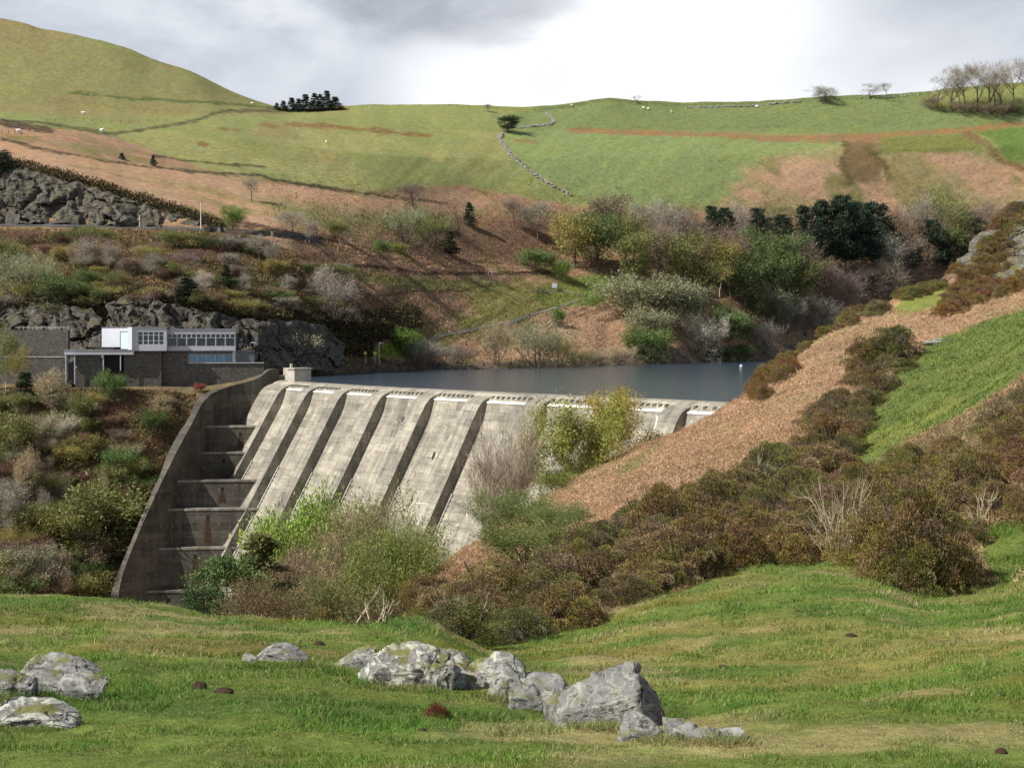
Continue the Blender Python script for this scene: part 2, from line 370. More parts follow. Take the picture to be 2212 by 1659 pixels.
# ------------------------------------------------------------------ terrain: one sheet through surveyed break lines
def line(pts):
    """(x, Z, y) entries, or (x, Z, None, z)"""
    xs = [p[0] for p in pts]; Zs = [p[1] for p in pts]
    zs = [p[3] if p[2] is None else EYE - (p[2] - HY) * p[1] / F for p in pts]
    return xs, Zs, zs
WL = -0.35
FL = [
 (line([(0, 1.0, None, 5.62)]), 0),
 (line([(0, 3.2, None, 5.60), (1106, 3.2, None, 5.60), (2212, 3.2, None, 5.66)]), 8),
 (line([(0, 5.4, 1661), (2212, 5.4, 1650)]), 22),
 (line([(0, 9, 1510), (500, 9, 1520), (1106, 9, 1540), (1500, 9.5, 1540), (2212, 10, 1460)]), 50),
 (line([(-400, 14, 1370), (0, 14, 1385), (500, 14, 1420), (800, 14, 1440), (1106, 14, 1450), (1500, 15, 1440), (2212, 16, 1370)]), 45),
 (line([(-400, 21, 1270), (0, 22, 1283), (180, 22, 1291), (300, 22, 1303), (480, 21, 1328), (640, 20, 1341), (780, 19, 1349), (870, 21, 1338), (950, 24, 1322), (1050, 24, 1392), (1180, 25, 1382), (1300, 26, 1350), (1420, 28, 1292), (1560, 30, 1250), (1740, 32, 1215), (1880, 29, 1240), (2000, 26, 1300), (2150, 26, 1290), (2212, 27, 1250), (2700, 28, 1180)]), 60),
 (line([(-400, 25, None, 2.2), (0, 26, None, 2.2), (480, 25, None, 1.8), (780, 23, None, 1.6), (860, 27, None, 1.3), (940, 34, 1290), (1060, 40, 1235), (1280, 43, 1172), (1400, 48, 1110), (1560, 54, 1035), (1700, 60, 965), (1850, 60, 985), (1950, 58, 945), (2100, 56, 885), (2212, 54, 815), (2700, 52, 620)]), 40),
 (line([(-400, 50, None, -5), (0, 50, None, -5), (700, 50, None, -4.5), (860, 54, None, -4), (935, 63, 1232), (1000, 68, 1187), (1060, 72, 1158), (1130, 78, 1108), (1215, 86, 1052), (1300, 94, 1005), (1400, 102, 958), (1500, 109, 911), (1600, 116, 864), (1700, 123, 778), (1780, 130, 722), (1850, 136, 682), (1920, 142, 655), (1960, 146, 640), (2040, 150, 625), (2100, 150, 622), (2212, 150, 600), (2700, 150, 500)]), 95),
 (line([(-400, 64, None, -9), (0, 64, None, -9), (860, 66, None, -8), (935, 69, None, -6.5), (1215, 92, None, -4), (1400, 108, None, -3), (1600, 122, None, 0.0), (1850, 146, None, 7.5), (1960, 170, 618), (2035, 172, 600), (2100, 168, 520), (2212, 168, 440), (2700, 168, 330)]), 22),
 (line([(-400, 120, None, -42), (700, 120, None, -42), (1000, 122, None, -40), (1215, 126, None, -34), (1400, 130, None, -22), (1500, 138, None, -12), (1600, 146, None, -6), (1700, 165, None, -6), (1850, 190, None, -6), (2035, 215, None, -5), (2212, 225, None, 0), (2700, 230, None, 10)]), 12),
 (line([(-400, 190, None, -44), (0, 203, None, -42), (250, 226, None, -38), (345, 233, None, -36), (450, 240, None, -44), (620, 240, None, -46), (900, 200, None, -46), (1106, 180, None, -42), (1300, 165, None, -30), (1500, 160, None, -14), (1620, 165, None, -7), (1700, 200, None, -7), (1850, 240, None, -7), (2212, 300, None, -5), (2700, 300, None, 5)]), 8),
 (line([(-400, 256, 832), (0, 256, 832), (345, 256, 838), (400, 256, 846), (440, 254, 848), (470, 258, 838), (520, 259, 826), (560, 261, 806), (600, 264, 800), (660, 268, None, -4), (720, 275, None, -8), (900, 250, None, -9), (1106, 235, None, -9), (1620, 205, None, -9), (1700, 240, None, -9), (2212, 330, None, -7), (2700, 330, None, 5)]), 75),
 (line([(-400, 270, None, -.5), (0, 270, None, -.5), (440, 268, None, -.6), (560, 272, None, .3), (640, 276, None, 0), (720, 292, None, -5), (900, 320, None, -6), (1200, 340, None, -6), (1700, 480, None, -6), (2212, 500, None, -6), (2700, 500, None, 6)]), 10),
 (line([(-400, 276, None, -.2), (0, 276, None, -.2), (540, 284, None, .2), (620, 296, None, .3), (680, 310, 806), (760, 330, 805), (900, 358, 802), (1050, 368, 800), (1200, 392, 798), (1450, 462, 787), (1690, 545, 777), (1850, 585, 776), (2212, 640, 772), (2700, 660, 770)]), 10),
 (line([(-400, 284, 655), (0, 284, 660), (100, 284, 655), (200, 284, 655), (245, 284, 645), (330, 284, 642), (400, 285, 655), (480, 288, 675), (600, 300, 688), (700, 322, 690), (800, 342, 695), (880, 372, 710), (1000, 402, 728), (1200, 448, 705), (1330, 482, 690), (1450, 512, 655), (1690, 580, 640), (1850, 615, 620), (2212, 670, 600), (2700, 690, 580)]), 60),
 (line([(-400, 350, 478), (0, 350, 482), (200, 350, 485), (435, 350, 494), (620, 356, 508), (760, 385, 545), (1000, 462, 580), (1200, 505, 590), (1300, 520, 585), (1450, 545, 560), (1690, 605, 560), (1900, 645, 550), (2212, 690, 540), (2700, 700, 530)]), 60),
 (line([(-400, 368, 330), (0, 368, 352), (60, 368, 362), (130, 368, 377), (200, 367, 396), (300, 366, 428), (400, 364, 455), (450, 361, 476), (490, 359, 488), (620, 362, 502), (760, 397, 530), (1000, 476, 565), (1200, 520, 575), (1300, 535, 560), (1450, 560, 535), (1690, 620, 530), (1900, 660, 520), (2212, 705, 510), (2700, 715, 500)]), 45),
 (line([(-400, 430, 250), (0, 430, 268), (200, 435, 300), (400, 440, 350), (620, 445, 400), (800, 465, 432), (1000, 525, 440), (1200, 560, 446), (1450, 600, 452), (1690, 645, 450), (1900, 685, 440), (2212, 725, 425), (2700, 735, 420)]), 45),
 (line([(-400, 470, 225), (0, 470, 243), (250, 480, 272), (500, 492, 300), (800, 520, 335), (1080, 590, 345), (1300, 630, 340), (1690, 690, 330), (2212, 750, 315), (2700, 750, 310)]), 35),
 (line([(-400, 520, 205), (0, 525, 225), (300, 560, 248), (560, 600, 252), (740, 620, 262), (1080, 650, 285), (1300, 690, 280), (1690, 745, 275), (2212, 790, 268), (2700, 790, 260)]), 30),
 (line([(-400, 690, 10), (-100, 690, 38), (0, 690, 47), (60, 690, 57), (100, 690, 68), (160, 690, 79), (230, 690, 93), (270, 690, 104), (330, 690, 132), (400, 690, 152), (440, 690, 170), (480, 690, 195), (530, 690, 217), (590, 695, 236), (625, 695, 245), (660, 695, 246), (735, 700, 238), (800, 705, 233), (980, 710, 229), (1040, 712, 237), (1080, 714, 241), (1140, 718, 243), (1200, 724, 236), (1260, 735, 226), (1320, 745, 215), (1400, 755, 225), (1480, 765, 232), (1600, 775, 229), (1700, 785, 221), (1850, 800, 211), (1990, 810, 206), (2060, 815, 198), (2150, 820, 186), (2212, 822, 182), (2700, 830, 150)]), 48),
 (line([(-400, 800, 25), (0, 800, 62), (590, 800, 262), (1000, 810, 250), (1700, 900, 240), (2212, 930, 210), (2700, 930, 180)]), 5),
 (line([(-400, 3000, None, 90), (2700, 3000, None, 90)]), 4),
]
XC = np.arange(-440, 2661, 6.0)
nF = len(FL); GZ = []; Gz = []
def boxf(a, n):
    k = np.ones(n) / n; p = np.pad(a, (n // 2, n - 1 - n // 2), 'edge'); return np.convolve(p, k, 'valid')
for kf, ((xs, Zs, zs), n) in enumerate(FL):
    wd_ = 5 if kf < 12 else 13
    yy_ = HY + F * (EYE - np.interp(XC, xs, zs)) / np.interp(XC, xs, Zs)
    zz_ = boxf(boxf(np.interp(XC, xs, Zs), wd_), wd_)
    GZ.append(zz_); Gz.append(boxf(np.interp(XC, xs, zs), 5) if kf < 12 else EYE - (boxf(yy_, 5) - HY) * zz_ / F)
RZ = [GZ[0]]; Rz = [Gz[0]]; RK = [0.0]
for k in range(1, nF):
    n = FL[k][1]
    for j in range(1, n + 1):
        f = j / n
        Zr = np.exp(np.log(GZ[k - 1]) * (1 - f) + np.log(GZ[k]) * f)
        fz = (Zr - GZ[k - 1]) / (GZ[k] - GZ[k - 1])
        RZ.append(Zr); Rz.append(Gz[k - 1] * (1 - fz) + Gz[k] * fz); RK.append(k - 1 + f)
RZ = np.array(RZ); Rz = np.array(Rz); RK = np.array(RK)
# round the break lines off
sm = Rz.copy(); ker = np.array([1, 4, 6, 4, 1]) / 16
for it in range(6):
    p = np.pad(sm, ((2, 2), (0, 0)), 'edge'); sm = sum(ker[i] * p[i:i + len(sm)] for i in range(5))
Rz = np.where((RK > 0.5)[:, None], sm, Rz)
GX = (XC[None, :] - CX) / F * RZ
# relief
def amp(k, pts): return np.interp(k, [p[0] for p in pts], [p[1] for p in pts])
A1 = amp(RK, [(0, .0), (2, .06), (3, .13), (5, .13), (6, .35), (7, .5), (8, 1.0), (10, .6), (10.6, 1.0), (11, .05), (12.6, .05), (13.4, 1.0), (14, 1.2), (15, .5), (16, .6), (17, .8), (20, 1.2), (20.4, 2)])
SCL = amp(RK, [(0, 1.6), (3, 2.0), (5, 4), (7, 8), (9, 14), (12, 12), (14, 16), (20, 50)])[:, None]
nz = fbm(GX / SCL + 40, RZ / SCL, 5, 3) - 0.5
nz2 = fbm(GX / (SCL * .22), RZ / (SCL * .22), 3, 9) - 0.5
nz3 = fbm(GX * 2.1, RZ * 2.1, 3, 15) - 0.5
Rz = Rz + (A1[:, None] * (nz * 2.0 + nz2 * 0.75)) + nz3 * amp(RK, [(1, 0), (1.6, .05), (4.8, .07), (5.5, .1), (8, .5), (9, 0), (22, 0)])[:, None]
# keep the lake bed and the building terrace clean
bedx = XC > 690
wet = (RK > 10.9) & (RK < 12.95)
Rz[np.ix_(wet, bedx)] = np.minimum(Rz[np.ix_(wet, bedx)], -1.6)
IY = HY + F * (EYE - Rz) / RZ                      # where each vertex falls in the photograph's frame (used for placing and land cover)
NR, NC = RZ.shape
IX = np.broadcast_to(XC, IY.shape)

def ground_z(X, Y):
    """height of the sheet under a world point (column + interpolation in depth)"""
    x = CX + F * X / Y; c = min(max((x - XC[0]) / 6.0, 0), NC - 1.001); i = int(c); f = c - i
    a = np.interp(Y, RZ[:, i], Rz[:, i]); b = np.interp(Y, RZ[:, i + 1], Rz[:, i + 1])
    return a * (1 - f) + b * f
def spot(x, y, kmin, kmax):
    """ground point seen at frame position (x, y) between two break lines"""
    i = int(round((x - XC[0]) / 6.0)); i = min(max(i, 0), NC - 1)
    r = np.where((RK >= kmin) & (RK <= kmax))[0]
    j = r[np.argmin(np.abs(IY[r, i] - y))]
    Z = RZ[j, i]; X = (x - CX) / F * Z
    return np.array([X, Z, ground_z(X, Z)])

# land cover colours
def C(r, g, b): return np.array([r, g, b])
G_LAWN = C(.118, .165, .036); G_PAST = C(.185, .205, .075); G_FIELD = C(.155, .195, .075); G_HILL = C(.195, .190, .078)
BRK = C(.335, .218, .138); BRK2 = C(.25, .145, .09); SCRUB = C(.14, .108, .055); HEATH = C(.07, .048, .032); OLIVE = C(.15, .14, .04); DRY = C(.21, .185, .09)
ROCKC = C(.15, .14, .12)
kk = np.broadcast_to(RK[:, None], IY.shape)
Nb = fbm(GX / (RZ * .02) + 3, np.log(RZ) * 60, 5, 21)           # broad, scaled with distance
Nw1 = fbm(GX * .06 + 9, RZ * .06, 5, 41); Nw2 = fbm(GX * .3, RZ * .3, 5, 55); Nw3 = fbm(GX * 1.1, RZ * 1.1, 4, 66)
wx = (Nw2 - .5) * 60 + (Nb - .5) * 40; wy = (fbm(GX * .25 + 50, RZ * .25, 4, 77) - .5) * 26
CO = np.zeros(IY.shape + (3,))
def lay(color, m, cur=None):
    m = np.clip(m, 0, 1)[..., None]; CO[...] = CO * (1 - m) + color * m
def st(v, a, b): t = np.clip((v - a) / (b - a), 0, 1); return t * t * (3 - 2 * t)
def poly_mask(poly, soft=8, warp=1.0, k0=9, k1=22):
    x = IX + wx * warp; y = IY + wy * warp; inside = np.zeros(IY.shape, bool); dmin = np.full(IY.shape, 1e9)
    n = len(poly)
    for i in range(n):
        x0, y0 = poly[i]; x1, y1 = poly[(i + 1) % n]
        if y0 != y1:
            c = ((y0 > y) != (y1 > y)) & (x < (x1 - x0) * (y - y0) / (y1 - y0) + x0); inside ^= c
        dx, dy = x1 - x0, y1 - y0; t = np.clip(((x - x0) * dx + (y - y0) * dy) / (dx * dx + dy * dy + 1e-9), 0, 1)
        dmin = np.minimum(dmin, (x - x0 - t * dx) ** 2 + (y - y0 - t * dy) ** 2)
    d = np.sqrt(dmin) * np.where(inside, 1, -1)
    return st(d, -soft, soft) * ((kk >= k0) & (kk <= k1))
def stroke(pts, wd, warp=0.2, k0=9, k1=22, soft=None):
    x = IX + wx * warp; y = IY + wy * warp; dmin = np.full(IY.shape, 1e9)
    for (x0, y0), (x1, y1) in zip(pts[:-1], pts[1:]):
        dx, dy = x1 - x0, y1 - y0; t = np.clip(((x - x0) * dx + (y - y0) * dy) / (dx * dx + dy * dy + 1e-9), 0, 1)
        dmin = np.minimum(dmin, (x - x0 - t * dx) ** 2 + (y - y0 - t * dy) ** 2)
    return (1 - st(np.sqrt(dmin), wd * .5, wd * .5 + (soft or 2.5))) * ((kk >= k0) & (kk <= k1))
# near ground
CO[...] = G_LAWN
m = (kk < 6.2)
lay(C(.20, .19, .06), st(Nw2, .50, .66) * .8 * m); lay(C(.075, .135, .026), st(fbm(GX * .5, RZ * .5, 4, 91), .50, .66) * .8 * m)
lay(C(.27, .235, .11), st(fbm(GX * .9 + 4, RZ * .9, 5, 92), .58, .72) * .7 * m)
lay(C(.13, .12, .02), st(fbm(GX * .35 + 14, RZ * .35, 5, 93), .56, .7) * .6 * m)
nearb = ((kk >= 5.0) & (kk < 9))
gb = poly_mask([(900, 1300), (945, 1290), (965, 1372), (1180, 1364), (1300, 1332), (1420, 1272), (1560, 1226), (1740, 1192), (1880, 1215), (1990, 1272), (2150, 1262), (2800, 1200), (2800, 1000), (2180, 1140), (2800, 300), (900, 300)], 6, .2, 4.6, 9)
lay(C(.12, .105, .045), gb)
lay(C(.14, .10, .05), st(kk, 5.05, 5.3) * (IX < 930) * (kk < 9) * (kk > 5)); lay(BRK, nearb * (kk > 6.0) * 1.0)
lay(C(.36, .25, .16), nearb * (kk > 6.0) * st(Nw2, .5, .7) * .7)
lay(BRK2, nearb * (kk > 6) * st(Nw1, .55, .68) * .8)
lay(DRY, nearb * (kk > 6) * st(fbm(GX * .2 + 31, RZ * .2, 4, 33), .56, .68) * .6)
lay(C(.105, .140, .036), poly_mask([(1835, 1010), (1848, 940), (1880, 868), (1950, 785), (2010, 738), (2110, 700), (2212, 668), (2800, 480), (2800, 600), (2225, 805), (2100, 885), (1960, 950), (1880, 1015)], 5, .25, 5.2, 8))
lay(C(.15, .17, .045), poly_mask([(1835, 1010), (1848, 940), (1950, 850), (2300, 740), (2300, 760), (2100, 885), (1960, 950)], 20, .4, 5.2, 8) * st(Nw2, .45, .6) * .8)
lay(C(.17, .19, .045), poly_mask([(1925, 668), (1960, 640), (2000, 618), (2055, 612), (2050, 640), (2020, 665), (1960, 680)], 4, .15, 6.5, 8.6))
lay(G_LAWN, poly_mask([(1330, 1020), (1420, 958), (1440, 960), (1350, 1030)], 6, .3, 6, 8) * .8)
lay(G_LAWN, poly_mask([(2090, 1150), (2212, 1130), (2212, 1250), (2150, 1270)], 8, .2, 4, 7))
lay(C(.085, .14, .03), poly_mask([(800, 1352), (860, 1328), (950, 1288), (975, 1292), (935, 1360), (900, 1370)], 4, .1, 4.6, 6.2))
lay(HEATH * 1.5, nearb * (kk > 7.02) * poly_mask([(2050, 660), (2300, 560), (2300, 300), (2000, 560)], 10, .3, 7, 9) * st(Nw3, .35, .6))
# far side
farm = (kk >= 9)
lay(SCRUB, farm * 1.0)
low = farm & (kk < 13.4)
lay(BRK2 * .9, low * st(Nw2, .48, .62) * .9); lay(OLIVE, low * st(fbm(GX * .22 + 8, RZ * .22, 4, 12), .52, .66) * .8)
lay(HEATH, low * st(fbm(GX * .3 + 60, RZ * .3, 4, 14), .55, .68) * .8); lay(C(.26, .21, .06), low * st(Nw3, .62, .75) * .6)
lay(C(.24, .16, .09), poly_mask([(330, 860), (430, 850), (400, 930), (350, 1060), (300, 1120), (270, 960)], 20, .6, 10, 12) * .8)
lay(C(.22, .20, .05), poly_mask([(370, 850), (440, 848), (425, 880), (380, 885)], 8, .3, 10, 12.6))
lay(ROCKC * .8, poly_mask([(200, 935), (215, 930), (222, 985), (200, 990)], 5, .3, 10, 12))
bench = (kk >= 10.92) & (kk < 13.1) & (IX < 640)
lay(C(.12, .095, .06), bench * 1.0); lay(C(.15, .13, .05), bench * st(Nw3, .5, .65) * .8)
mid = farm & (kk >= 13.2)
lay(BRK * .85, mid * 1.0); lay(BRK2, mid * st(Nw2, .5, .65) * .8); lay(DRY * .8, mid * st(fbm(GX * .12 + 5, RZ * .12, 4, 71), .54, .68) * .7)
lay(OLIVE, mid * st(fbm(GX * .09 + 15, RZ * .09, 4, 73), .55, .68) * .7)
# scrub hillside above the building
lay(SCRUB * .9, poly_mask([(-700, 490), (430, 498), (560, 520), (720, 600), (760, 690), (500, 690), (-700, 700)], 22, .8) * .9)
lay(OLIVE, poly_mask([(-700, 500), (430, 500), (560, 560), (460, 650), (-700, 640)], 20, .8) * st(Nw2, .46, .6) * .85)
lay(HEATH, poly_mask([(-700, 500), (560, 510), (700, 660), (560, 690), (-700, 690)], 20, .8) * st(fbm(GX * .2 + 80, RZ * .2, 4, 19), .5, .62) * .85)
# bracken band, banks, meadows
lay(BRK, poly_mask([(-700, 265), (0, 305), (200, 345), (420, 372), (640, 405), (800, 425), (1000, 415), (1060, 440), (880, 470), (760, 480), (560, 492), (450, 470), (240, 410), (80, 368), (-700, 340)], 10, .6) * .95)
lay(C(.20, .17, .07), poly_mask([(-700, 265), (0, 320), (200, 360), (640, 440), (1400, 440), (1400, 465), (760, 480), (400, 470)], 12, .8) * st(fbm(GX * .05 + 3, RZ * .12, 5, 131), .50, .62) * .75)
lay(C(.32, .22, .14), poly_mask([(-700, 265), (0, 320), (200, 360), (640, 440), (1400, 440), (1400, 465), (760, 480)], 10, .6) * st(Nw2, .5, .62) * .6)
lay(G_PAST * .8, poly_mask([(560, 425), (900, 470), (820, 510), (600, 480)], 14, .8) * .6)
lay(C(.17, .10, .07), poly_mask([(840, 470), (1190, 470), (1190, 560), (1000, 570), (870, 540)], 16, .8) * .7)
lay(C(.13, .17, .045), poly_mask([(1230, 598), (1330, 590), (1330, 620), (1290, 665), (1200, 680), (1150, 640)], 7, .3))
lay(C(.16, .165, .045), poly_mask([(1000, 625), (1250, 600), (1260, 650), (1100, 700), (960, 740), (1040, 660)], 12, .8) * .75)
lay(C(.15, .17, .05), poly_mask([(900, 630), (1050, 630), (1120, 610), (900, 600), (740, 590), (740, 600)], 7, .4) * .7)
lay(C(.14, .2, .03), poly_mask([(785, 765), (870, 720), (930, 735), (880, 780)], 10, .4))
lay(BRK, poly_mask([(1215, 665), (1310, 660), (1360, 700), (1380, 770), (1200, 785), (1050, 780), (1180, 700)], 8, .4))
lay(BRK * .9, poly_mask([(1420, 705), (1500, 700), (1500, 780), (1430, 780)], 8, .3))
lay(BRK * .8, poly_mask([(1640, 650), (1780, 680), (1680, 780), (1620, 780)], 8, .3))
lay(C(.15, .11, .06), poly_mask([(1330, 590), (1500, 480), (2212, 480), (2212, 640), (1700, 650), (1500, 650)], 14, .5) * .8)
lay(HEATH * 1.2, poly_mask([(500, 690), (700, 680), (890, 668), (860, 720), (780, 760), (620, 780), (500, 740)], 10, .5) * .9)
# pastures
past = poly_mask([(-700, 240), (0, 262), (230, 290), (440, 365), (640, 398), (800, 412), (1000, 400), (1150, 430), (1330, 455), (1700, 458), (2900, 440), (2900, -200), (-700, -200)], 5, .35)
lay(G_PAST, past)
lay(G_HILL, poly_mask([(-700, -200), (0, 20), (600, 236), (640, 250), (330, 252), (100, 240), (-700, 230)], 6, .3) * .95)
lay(C(.20, .165, .075), past * (IX < 760) * st(fbm(GX * .035, RZ * .02, 5, 101), .5, .66) * .6)
lay(C(.24, .235, .095), past * (IX < 1100) * (IY > 280) * st(fbm(GX * .03 + 7, RZ * .03, 4, 103), .42, .6) * .75)
fieldm = poly_mask([(1085, 250), (1160, 236), (1320, 205), (1480, 222), (1700, 212), (2010, 196), (2010, 240), (2212, 238), (2300, 262), (1900, 292), (1660, 287), (1240, 280), (1110, 285)], 4, .2)
lay(G_FIELD * .92, fieldm)
lay(G_FIELD * 1.12, poly_mask([(1085, 300), (1110, 286), (1240, 284), (1660, 292), (1830, 300), (1810, 330), (1640, 350), (1560, 430), (1500, 440), (1330, 450), (1240, 420), (1150, 375)], 5, .4))
lay(C(.10, .155, .04), poly_mask([(2100, 285), (2300, 262), (2300, 380), (2180, 350), (2140, 300)], 5, .3))
brk_r = poly_mask([(1660, 350), (1780, 330), (1900, 320), (2060, 325), (2160, 350), (2300, 380), (2300, 460), (1500, 470), (1590, 430), (1600, 380)], 22, 1.3) * (.55 + .45 * st(fbm(GX * .03, RZ * .09, 5, 121), .38, .55))
lay(BRK * 1.05, brk_r); lay(C(.13, .14, .045), brk_r * st(fbm(GX * .05 + 2, RZ * .05, 5, 111), .47, .6) * .8); lay(C(.32, .22, .13), brk_r * st(Nw2, .55, .68) * .5)
lay(C(.14, .15, .045), poly_mask([(1895, 300), (2090, 290), (2130, 320), (2060, 330), (1900, 330)], 6, .4))
lay(C(.14, .095, .05), poly_mask([(1830, 300), (1890, 300), (1910, 350), (1900, 390), (1850, 400), (1820, 370)], 7, .8) * .9)
for pts, wd, colr in [([(1235, 282), (1400, 288), (1560, 292), (1640, 297), (1760, 296), (1900, 293), (2060, 284), (2212, 268)], 9, C(.23, .125, .06)),
                      ([(1640, 299), (1760, 302), (1900, 300)], 12, C(.22, .125, .065)),
                      ([(2085, 288), (2130, 312), (2160, 345), (2212, 365)], 12, C(.15, .09, .045)),
                      ([(1830, 310), (1822, 360), (1835, 400)], 12, C(.09, .075, .03)), ([(1870, 320), (1905, 345), (1925, 385)], 9, C(.09, .08, .03)),
                      ([(0, 300), (90, 322), (200, 342), (330, 362), (460, 375), (560, 380), (640, 400), (760, 415), (960, 440)], 3, C(.035, .035, .02)),
                      ([(330, 336), (420, 350), (570, 362)], 2.5, C(.04, .03, .02)),
                      ([(540, 375), (620, 396), (730, 410)], 6, C(.045, .04, .02)),
                      ([(0, 262), (100, 266), (230, 290), (330, 278), (420, 262), (480, 240), (620, 240)], 4, C(.06, .055, .025)),
                      ([(150, 200), (300, 214), (460, 222), (620, 236)], 4, C(.06, .09, .025)),
                      ([(0, 265), (60, 275), (110, 282)], 12, C(.035, .025, .02)),
                      ([(620, 268), (700, 272), (780, 280), (830, 288)], 6, C(.16, .085, .035)), ([(800, 275), (870, 290), (930, 292)], 5, C(.16, .085, .035)),
                      ([(560, 270), (600, 274)], 5, C(.17, .10, .04)), ([(425, 308), (445, 313)], 6, C(.15, .08, .035)), ([(470, 278), (515, 282)], 4, C(.15, .09, .04)),
                      ([(750, 573), (830, 577), (900, 590), (1000, 592), (1190, 588)], 5, C(.045, .03, .02)),
                      ([(800, 640), (900, 630), (1000, 628), (1060, 615)], 3, C(.12, .07, .035)),
                      ([(1110, 302), (1160, 308)], 4, C(.2, .11, .05)), ([(860, 470), (930, 500), (990, 505)], 10, C(.05, .04, .02)),
                      ([(500, 482), (560, 492), (640, 508), (720, 518)], 14, C(.045, .03, .02)), ([(330, 445), (430, 470), (500, 490)], 18, C(.06, .04, .025)),
                      ([(0, 484), (250, 486), (440, 496)], 6, C(.09, .085, .075))]:
    lay(colr, stroke(pts, wd, .35) * np.clip(st(Nw3, .3, .5) * .75 + .2, 0, 1) * .95)
# stony shore
shore = (kk > 12.75) & (kk < 13.25) & (IX > 690)
lay(C(.12, .10, .08), shore * .8)
CO *= (0.92 + 0.22 * (Nw3[..., None] - .5) * 2)

V = np.stack([GX, RZ, Rz], -1).reshape(-1, 3)
colr = CO.reshape(-1, 3)
ii = np.arange(NR * NC).reshape(NR, NC)
quads = np.stack([ii[:-1, :-1], ii[:-1, 1:], ii[1:, 1:], ii[1:, :-1]], -1).reshape(-1, 4)
# ground under and behind the viewpoint joins the first row
n0 = len(V); rear = np.array([[-40, -60, 6.5], [40, -60, 6.5], [-14, 1.0, 5.62], [14, 1.0, 5.62], [-6, 1, 5.62], [6, 1, 5.62]])
ground = obj('ground', mesh_np('ground', V, quads, np.full(len(quads), 4), MAT['ground'], True, colr))
tag(ground, kind='structure')
behind = MB(); x0, x1 = GX[0, 0], GX[0, -1]
behind.poly([(x0, 1.0, 5.62), (x1, 1.0, 5.62), (30, -40, 7.0), (-30, -40, 7.0), (-30, -2, 5.7), (30, -2, 5.7)], [(0, 1, 5, 4), (4, 5, 2, 3)])
bme = behind.mesh('hillside_behind', MAT['ground']); ca = bme.color_attributes.new('Col', 'FLOAT_COLOR', 'POINT')
ca.data.foreach_set('color', np.tile([.085, .13, .028, 1], len(behind.v)).astype(np.float32))
tag(obj('hillside', bme), kind='structure')

# water: the lake behind the dam
_w = [dam_pt(s_, -1.0, WL) for s_ in np.linspace(-3.5, 8.9, 40)]
_w = [(120, 110, WL)] + _w + [(-44, 262, WL), (-46, 275, WL), (-60, 330, WL), (-60, 660, WL), (420, 660, WL), (300, 110, WL)]
wme = MB().poly(_w, [tuple(range(len(_w)))])
water = obj('water', wme.mesh('water', MAT['water'])); tag(water, kind='structure')

# ------------------------------------------------------------------ the dam
def solve_d(prof):      # d for a z on a face profile
    zs = [-p[1] for p in prof]; ds = [p[0] for p in prof]
    return lambda z: float(np.interp(-z, zs, ds))
SL = 0.56
def prof_down(pts, zend=-47.0, step=4.0):
    pts = list(pts); d, z = pts[-1]
    while z > zend: z -= step; d += step * SL; pts.append((d, z))
    return pts
RECESS = [(-1.6, -0.25), (-0.8, -0.04), (0, 0), (0.7, -0.10), (1.35, -0.38), (1.85, -0.78), (2.15, -1.15)]
FACE = prof_down([(2.42, -1.46), (2.62, -1.95), (2.85, -2.7), (3.15, -3.6), (3.55, -4.5)])
PIER = prof_down([(1.3, -0.42), (1.8, -0.68), (2.6, -0.92), (3.3, -1.35), (3.95, -2.1), (4.55, -3.1), (5.12, -4.1)])
def swept(name, s0, s1, ns, prof, mat, parent, close=None, smooth=True):
    """profile swept along the crest; close = depth below/behind the profile (solid) or None"""
    ss = np.linspace(s0, s1, ns + 1); Vv = []; n = len(prof); uv = []
    L = [0.0]
    for a, b in zip(prof[:-1], prof[1:]): L.append(L[-1] + math.hypot(b[0] - a[0], b[1] - a[1]))
    for s in ss:
        for k, (d, z) in enumerate(prof): Vv.append(dam_pt(s, d, z)); uv.append((s * W, L[k]))
    q = []
    for i in range(ns):
        for k in range(n - 1): q.append((i * n + k, i * n + k + 1, (i + 1) * n + k + 1, (i + 1) * n + k))
    nq = len(q)
    if close:
        for s_i, s in ((0, s0), (ns, s1)):            # side cheeks
            b0 = len(Vv)
            for k, (d, z) in enumerate(prof):
                Vv.append(dam_pt(s, d, z)); uv.append((d, -z))
            for k, (d, z) in enumerate(prof):
                Vv.append(dam_pt(s, d - close, z - close * 0.3)); uv.append((d - close, -z))
            for k in range(n - 1):
                f = (b0 + k, b0 + k + 1, b0 + n + k + 1, b0 + n + k); q.append(f if s_i else f[::-1])
    me = bpy.data.meshes.new(name); me.from_pydata(Vv, [], q); me.materials.append(mat)
    ul = me.uv_layers.new(name='face')
    li = np.zeros(len(me.loops), np.int32); me.loops.foreach_get('vertex_index', li)
    ul.data.foreach_set('uv', np.array(uv, np.float32)[li].ravel())
    if smooth: me.polygons.foreach_set('use_smooth', [i < nq for i in range(len(q))])
    me.update(); return obj(name, me, parent)
c0 = crest(4)
dam = empty('dam', (0, 0, 0))
tag(dam, 'tall grey concrete buttress dam with a rounded spillway crest holding back the lake', 'dam')
PW = 0.29
swept('crest', -3.0, 8.9, 60, RECESS, MAT['concrete'], dam)
for i in range(9):
    if i < 8 or True:
        e = i + PW if i < 8 else 8.92
        swept('buttress', i if i else 0.0, e, 4, PIER, MAT['concrete_pier'], dam, close=4.2)
for i in range(-2, 8):
    s0, s1 = (i + PW, i + 1.0) if i >= 0 else (i, i + 1.0)
    swept('spillway_face', s0, s1, 4, FACE, MAT['concrete'], dam)
    # white lip: a proud step under the crest
    swept('spillway_lip', s0, s1, 4, [(2.15, -1.15), (2.20, -1.24), (2.50, -1.28), (2.54, -1.46), (2.42, -1.48)], MAT['lip'], dam, smooth=False)
